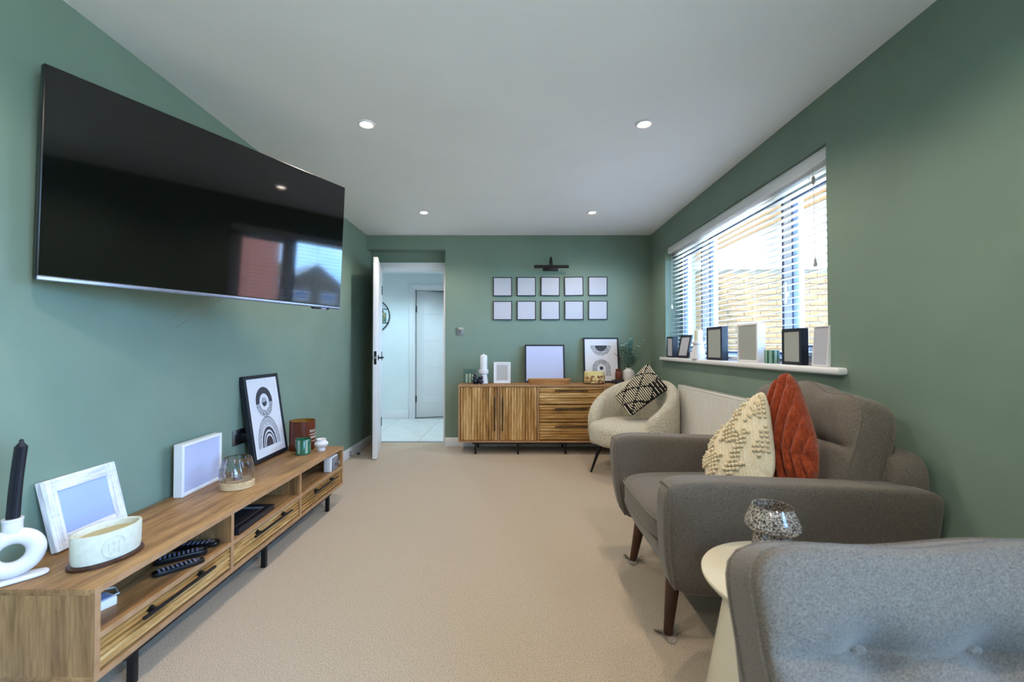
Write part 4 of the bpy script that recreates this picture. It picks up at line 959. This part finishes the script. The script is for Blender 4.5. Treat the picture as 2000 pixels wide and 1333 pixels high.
# ------------------------------------------------------------------ cushions and chairs
def at(px, py, y):
    """point on the pixel's ray at depth y (2000x1333 frame)"""
    p_, q_ = R(0.91), R(0.135); x = (px-1000)/850.0; u = -(py-666.5)/850.0
    yy = cos(p_)-u*sin(p_); zz = sin(p_)+u*cos(p_)
    d = Vector((cos(q_)*x-sin(q_)*yy, sin(q_)*x+cos(q_)*yy, zz)); return Vector((0, 0, CAM_H)) + d*(y/d.y)
class Pillow:
    """four corners a b c d in order round the edge; front side along the chosen normal"""
    def __init__(s, a, b, c, d, th, toward, pw=0.55, pinch=0.05, rk=14.0):
        s.c = [Vector(v) for v in (a, b, c, d)]; s.th = th; s.pw = pw; s.pinch = pinch; s.rk = rk
        n = (s.c[1]-s.c[0]).cross(s.c[3]-s.c[0]).normalized()
        s.n = n if n.dot(Vector(toward)) > 0 else -n
    def p(s, u, v, side=1, lift=0.0):
        pu = s.pinch*(4*v*(1-v)); pv = s.pinch*(4*u*(1-u))
        uu = u + (0.5-u)*pu*abs(2*u-1); vv = v + (0.5-v)*pv*abs(2*v-1)
        x, y = 2*uu-1, 2*vv-1; m_ = max(abs(x), abs(y))
        if m_ > 1e-6:
            g = m_/((abs(x)**s.rk+abs(y)**s.rk)**(1/s.rk)); uu, vv = (x*g+1)/2, (y*g+1)/2
        a, b, c, d = s.c
        q = (a*(1-uu)+b*uu)*(1-vv) + (d*(1-uu)+c*uu)*vv
        e = max(0.0, (4*u*(1-u))*(4*v*(1-v)))**s.pw
        return q + s.n*(side*(s.th*e) + lift*min(1, e*4))
    def body(s, name, m, parent, n=28, front=None):
        b = B()
        b.grid(lambda u, v: tuple(s.p(u, v, 1, front(u, v) if front else 0)), n, n); b.grid(lambda u, v: tuple(s.p(u, v, -1)), n, n, flip=True)
        bmesh.ops.remove_doubles(b.bm, verts=b.bm.verts, dist=0.0004)
        return b.build(name, m, parent, smooth=80, world=True)

# boucle tub chair
CX, CY = 1.046, 3.825
bc = thing('tub_chair', 'cream boucle tub armchair with black tapered legs by the radiator', 'armchair', (CX, CY, 0), (0, 0, R(222)))
TM = 130.0
def shell(u, v):
    th = -TM + 2*TM*u; a = R(180+th); f = abs(th)/TM
    zt = 0.80 - 0.30*max(0.0, (f-0.18)/0.82)**1.55
    e = min(u, 1-u)*2*TM; k = min(1.0, math.sqrt(max(0.0, 1-(1-min(1, e/9.0))**2)))
    k = 0.25+0.75*k if e > 0.01 else 0.02
    zb = 0.235; prof = [(0.348, zb), (0.370, zb+0.02), (0.385, zb+0.11), (0.390, zb+0.2), (0.388, zt-0.07), (0.376, zt-0.025), (0.352, zt-0.004), (0.325, zt-0.004), (0.300, zt-0.025), (0.287, zt-0.07), (0.275, 0.46), (0.28, zb+0.05), (0.30, zb)]
    r_, z = prof[min(int(round(v*13)), 12)] if v < 1 else prof[0]
    rm, zm = 0.335, (zt+zb)/2
    r_ = rm+(r_-rm)*k; z = zm+(z-zm)*(0.9+0.1*k if e > 0.01 else 0.6)
    return (r_*cos(a), r_*sin(a), z)
b = B(); b.grid(shell, 57, 13, False, True); b.build('back_shell', 'boucle', bc, smooth=80)
b = B(); b.sup((0.035, 0, 0.352), (0.352, 0.352, 0.118), 2.0, 20, fn=lambda q: Vector((q.x, q.y, 0.118*math.copysign(abs(q.z/0.118)**0.42, q.z)*(1.0)))); b.build('seat', 'boucle', bc, smooth=80)
for a in (45, 135, -45, -135):
    ca, sa = cos(R(a)), sin(R(a)); B().cyl((0.27*ca, 0.27*sa, 0.262), (0.362*ca, 0.362*sa, 0.0), 0.017, 0.0085, 16).build('leg', 'black', bc)
kp = Pillow(at(1199, 776, 3.90), at(1266, 709, 3.99), at(1307, 760, 3.80), at(1231, 816, 3.66), 0.052, (-0.7, -0.65, 0.2))
kt = thing('knit_cushion', 'cream and black diamond knit cushion on the boucle chair', 'cushion', kp.c[3])
kp.body('cover', 'yarnk', kt)
bcream, bblack = B(), B()
NU, NV = 24, 26
for i in range(NU):
    for j in range(NV):
        u, v = (i+0.5)/NU, (j+0.5+0.3*(i % 2))/(NV+0.3)
        d1 = (u*1.9+v*1.9+0.1) % 1.0; d2 = (u*1.9-v*1.9+0.05) % 1.0
        blk = d1 < 0.10 or d2 < 0.10
        if u > 0.66 and v > 0.62 and i % 2: blk = True
        if u < 0.14 and v > 0.62 and i % 2: blk = True
        p = kp.p(u, v, 1, 0.003); e_ = (kp.p(min(1, u+0.01), v)-kp.p(max(0, u-0.01), v)).normalized(); f_ = (kp.p(u, min(1, v+0.01))-kp.p(u, max(0, v-0.01))).normalized()
        tgt = bblack if blk else bcream
        ax = (f_*0.9+e_*0.25).normalized(); tgt.tube([p-ax*0.0075, p-ax*0.0045, p+ax*0.0045, p+ax*0.0075], [0.0022, 0.0047, 0.0047, 0.0022], 5)
o = bcream.build('cream_stitches', 'yarnc', kt, smooth=80, world=True); o['kind'] = 'stuff'
o = bblack.build('black_stitches', 'yarnk', kt, smooth=80, world=True); o['kind'] = 'stuff'

# grey armchair
AX, AY = 1.02, 1.95
ac = thing('armchair', 'wide grey woven armchair with walnut legs below the window', 'armchair', (AX, AY, 0))
def arm(y_top, y_bot, y_in):
    sg = 1 if y_in > y_top else -1; hw = abs(y_in-y_top)/2
    def fn(q):
        f = min(1.0, max(0.0, (q.z+0.222)/0.444))
        w_ = 0.62+0.38*f**0.7
        fx = q.x - (0.0 if q.x > 0 else -0.02*(1-f)**2*0)
        z = q.z - 0.035*(q.x+0.49)/0.98*f
        if q.x < -0.3: fx += 0.05*(1-f)**3
        return Vector((fx, q.y*w_ + sg*(1-f)*abs(y_bot-y_top)*0.75, z))
    b = B(); b.sup((1.018, (y_top+y_in)/2, 0.412), (0.49, hw, 0.222), 9, 18, fn=fn)
    o = b.build('arm', 'fabric', ac, smooth=60, world=True)
    P = []; f9 = (1-(0.472/0.49)**9)**(1/9)*1.004
    for i in range(80):
        a = 2*PI*i/80; q = (abs(cos(a))**9+abs(sin(a))**9)**(-1/9)
        P.append(Vector((1.018-AX, (y_top+y_in)/2-AY, 0.412)) + fn(Vector((-0.472, hw*f9*cos(a)*q, 0.222*f9*sin(a)*q))))
    b = B(); b.tube(P, 0.0045, 6, True); b.build('piping', 'fabric', o)
arm(1.502, 1.575, 1.625); arm(2.425, 2.36, 2.305)
b = B(); b.sup((1.0, 1.965, 0.262), (0.44, 0.36, 0.082), 10, 10, fn=lambda q: Vector((q.x+(0.07*max(0.0, 0.5-q.z/0.164)**1.5 if q.x < -0.3 else 0), q.y, q.z))); b.build('base', 'fabric', ac, smooth=60, world=True)
b = B(); b.sup((0.91, 1.965, 0.385), (0.362, 0.338, 0.072), 5, 18, fn=lambda q: q+Vector((0, 0, 0.012*(1-(q.x/0.362)**2)*(1-(q.y/0.338)**2) if q.z > 0 else 0)))
o = b.build('seat_cushion', 'fabric', ac, smooth=60, world=True)
def loop(hx, hy, k, z, c, n=60):
    P = []
    for i in range(n):
        a = 2*PI*i/n; q = (abs(cos(a))**k+abs(sin(a))**k)**(-1/k); P.append((c[0]+hx*cos(a)*q, c[1]+hy*sin(a)*q, c[2]+z))
    return P
b = B(); b.tube(loop(0.360, 0.336, 6, 0.036, (0.91-AX, 1.965-AY, 0.385)), 0.0045, 6, True); b.build('piping', 'fabric', o)
b = B(); b.sup((1.435, 1.965, 0.445), (0.072, 0.40, 0.265), 9, 12); b.build('backrest', 'fabric', ac, smooth=60, world=True)

def back_cushion(c, h, crease, btn, lean_mat, parent, k=4.2, sag=0.0, amp=0.05):
    """cushion whose front looks along local -Y, width X, height Z"""
    def fn(q):
        q = q.copy()
        fx = q.x/h[0]
        q.z += sag*(0.55*cos(2.2*fx*PI) - 0.2*fx*fx)*max(0, q.z/h[2])
        if q.y < 0:
            e = max(0, 1-(abs(fx))**8)
            g = (math.exp(-((q.z-crease)/0.035)**2)*0.3 + math.exp(-abs(q.z-crease)/0.010)*0.35)*amp*e
            for bx in btn: g += amp*0.75*math.exp(-(((q.x-bx)/0.05)**2+((q.z-crease)/0.045)**2))
            q.y += g
            q.y -= 0.012*math.sin(fx*5.0+1.0)*math.cos(q.z*9)*(1-abs(fx)**4)
        return q
    b = B(); b.sup((0, 0, 0), h, k, 60, fn=lambda q: lean_mat @ fn(q))
    b.bm.verts.ensure_lookup_table()
    for v in b.bm.verts: v.co += Vector(c)
    o = b.build('back_cushion', 'fabric', parent, smooth=80, world=True)
    inv = Matrix.LocRotScale(parent.location, parent.rotation_euler, None).inverted()
    for yy in (-0.55, 0.6):
        P = []; n = 90; rr = (1-abs(yy)**k)**(1/k)
        for i in range(n):
            a = 2*PI*i/n; q = (abs(cos(a))**k+abs(sin(a))**k)**(-1/k)
            P.append(inv @ (Vector(c) + lean_mat @ (fn(Vector((h[0]*rr*cos(a)*q, h[1]*yy, h[2]*rr*sin(a)*q)))*1.002)))
        b = B(); b.tube(P, 0.0042, 6, True); b.build('piping', 'fabric', o)
    for bx in btn:
        q = fn(Vector((bx, -h[1]*1.0, crease))); b = B()
        b.ball((0, 0, 0), (0.016, 0.008, 0.016), seg=16, rings=10)
        for v in b.bm.verts: v.co = inv @ (Vector(c) + lean_mat @ (q + v.co + Vector((0, -0.004, 0))))
        b.build('button', 'fabric', o)
    return o
mA = (Matrix.Rotation(R(-90), 4, 'Z') @ Matrix.Rotation(R(-17), 4, 'X'))
back_cushion((1.305, 1.965, 0.672), (0.365, 0.118, 0.252), 0.03, (-0.12, 0.12), mA, ac, 4.0, 0.035, 0.045)
for x, y, dx, dy in ((0.588, 1.672, 0.03, 0.025), (0.615, 2.25, 0.03, -0.025), (1.43, 1.672, -0.02, 0.025), (1.43, 2.25, -0.02, -0.025)):
    B().cyl((x, y, 0.004), (x+dx, y+dy, 0.2), 0.0165, 0.028, 20).build('leg', 'legwood', ac, world=True)
for k, (x, y, s) in enumerate(((0.588, 1.672, 'crumpled grey felt pad under the armchair leg nearest the side table'), (0.615, 2.25, 'crumpled grey felt pad under the armchair leg nearest the tub chair'))):
    t = thing('felt_pad', s, 'felt pad', (x, y, 0), group='felt pads under the armchair legs')
    b = B()
    b.grid(lambda u, v: ((0.008+(0.03+0.014*sin(2*PI*u*3+k))*v)*cos(2*PI*u)*1.05, (0.008+(0.03+0.014*sin(2*PI*u*3+k))*v)*sin(2*PI*u), 0.002+0.022*v*v*max(0, sin(2*PI*u*2+0.8+k))+0.004*v*sin(2*PI*u*5)*0.6+0.003), 40, 6, True, False); b.build('pad', 'felt', t, smooth=80)
    B().cyl((0, 0, 0.0), (0, 0, 0.006), 0.024, seg=24).build('pad_base', 'felt', t)

# cushions on the armchair
cp = Pillow(at(1496, 746, 1.80), at(1374, 882, 1.93), at(1392, 1012, 1.76), at(1519, 945, 1.64), 0.058, (-0.7, -0.7, 0.2), 0.42, 0.0, 5.0)
ct = thing('pompom_cushion', 'cream cushion with rows of yarn bobbles leaning on the armchair', 'cushion', cp.c[2])
cp.body('cover', 'cream', ct, 64, front=lambda u, v: 0.0022*sin(2*PI*(u*20)))
b = B(); random.seed(5)
for i in range(20):
    for j in range(20):
        u, v = (i+0.5)/20, (j+0.5+0.5*(i % 2))/20.5
        s1 = abs(((u+v*0.9)*2.3+0.1) % 1.0-0.5); zig = abs(((v*2.4) % 1.0)-0.5)*0.5
        band = ((u*1.0+zig) % 0.42)
        if v > 0.72 or band > 0.24: continue
        p = cp.p(u, v, 1, 0.005); r_ = random.uniform(0.0068, 0.0088); b.ball(p, (r_, r_, r_), seg=8, rings=6)
o = b.build('bobbles', 'pom', ct, smooth=80, world=True); o['kind'] = 'stuff'
op = Pillow(at(1540, 698, 1.80), at(1470, 850, 1.94), at(1530, 1010, 1.72), at(1614, 922, 1.60), 0.055, (-0.8, -0.55, 0.2), 0.42, 0.0, 3.6)
ot = thing('fur_cushion', 'rust orange channelled faux fur cushion between bobble cushion and chair back', 'cushion', op.c[2])
def chan(u, v):
    k = (u-v)*4.2 + 0.25*sin((u+v)*5.0); a = abs(sin(PI*k)); br_ = 0.55+0.45*min(1.0, abs(sin(PI*((u+v)*1.2+0.29*math.floor(k))))*3)
    return 0.026*(a**0.55)*br_ - 0.010
op.body('cover', 'rust', ot, 90, front=chan)

# side table and lamp
stb = thing('side_table', 'round cream side table with conical pedestal beside the armchair', 'side table', (0.79, 1.21, 0))
B().lathe([(0.0, 0.415), (0.19, 0.415), (0.235, 0.425), (0.249, 0.440), (0.25, 0.447), (0.248, 0.45), (0.0, 0.45)], seg=72).build('table_top', 'tabletop', stb)
B().lathe([(0.252, 0.0), (0.254, 0.004), (0.182, 0.416), (0.0, 0.416)], seg=64).build('pedestal', 'tabletop', stb)
lp = thing('mushroom_lamp', 'speckled mosaic glass mushroom lamp on the side table', 'lamp', (0.712, 1.205, 0.45))
B().lathe([(0.052, 0.0), (0.054, 0.002), (0.053, 0.03), (0.050, 0.10), (0.046, 0.146), (0.0, 0.146)], seg=40).build('base', 'speck', lp)
B().lathe([(0.050, 0.145), (0.064, 0.149), (0.0695, 0.155), (0.0695, 0.162), (0.064, 0.178), (0.053, 0.200), (0.0495, 0.2075), (0.0465, 0.2075), (0.050, 0.198), (0.061, 0.177), (0.066, 0.162), (0.064, 0.154), (0.05, 0.149)], seg=48, cap=False).build('shade', 'speck', lp)
B().tube([(0.048*cos(a*PI/20), 0.048*sin(a*PI/20), 0.2075) for a in range(40)], 0.0025, 6, True).build('rim', 'glass', lp)

# buttoned sofa in the foreground
sf = thing('sofa', 'grey armless sofa with buttoned back cushion in front of the side table', 'sofa', (0.97, 0.5, 0))
SXC = 0.975
b = B(); b.sup((SXC, 0.475, 0.215), (0.527, 0.415, 0.085), 10, 10); b.build('base', 'fabric', sf, smooth=60, world=True)
b = B(); b.sup((SXC, 0.385, 0.365), (0.525, 0.335, 0.075), 6, 14); o = b.build('seat_cushion', 'fabric', sf, smooth=60, world=True)
b = B(); b.tube(loop(0.523, 0.333, 7, 0.04, (SXC-0.97, 0.385-0.5, 0.365)), 0.0045, 6, True); b.build('piping', 'fabric', o)
b = B(); b.sup((SXC+0.008, 0.865, 0.385), (0.522, 0.04, 0.25), 14, 10, fn=lambda q: Vector((q.x, q.y+0.06*(q.z/0.26), q.z))); b.build('backrest', 'fabric', sf, smooth=60, world=True)
mS = Matrix.Rotation(R(-22), 4, 'X')
back_cushion((SXC, 0.795, 0.497), (0.538, 0.082, 0.220), 0.045, (-0.345, -0.135, 0.075, 0.285, 0.45), mS, sf, 9.0, 0.012, 0.055)
for x in (0.52, 1.43):
    for y in (0.12, 0.82): B().cyl((x, y, 0), (x, y, 0.14), 0.016, 0.025, 16).build('leg', 'legwood', sf, world=True)
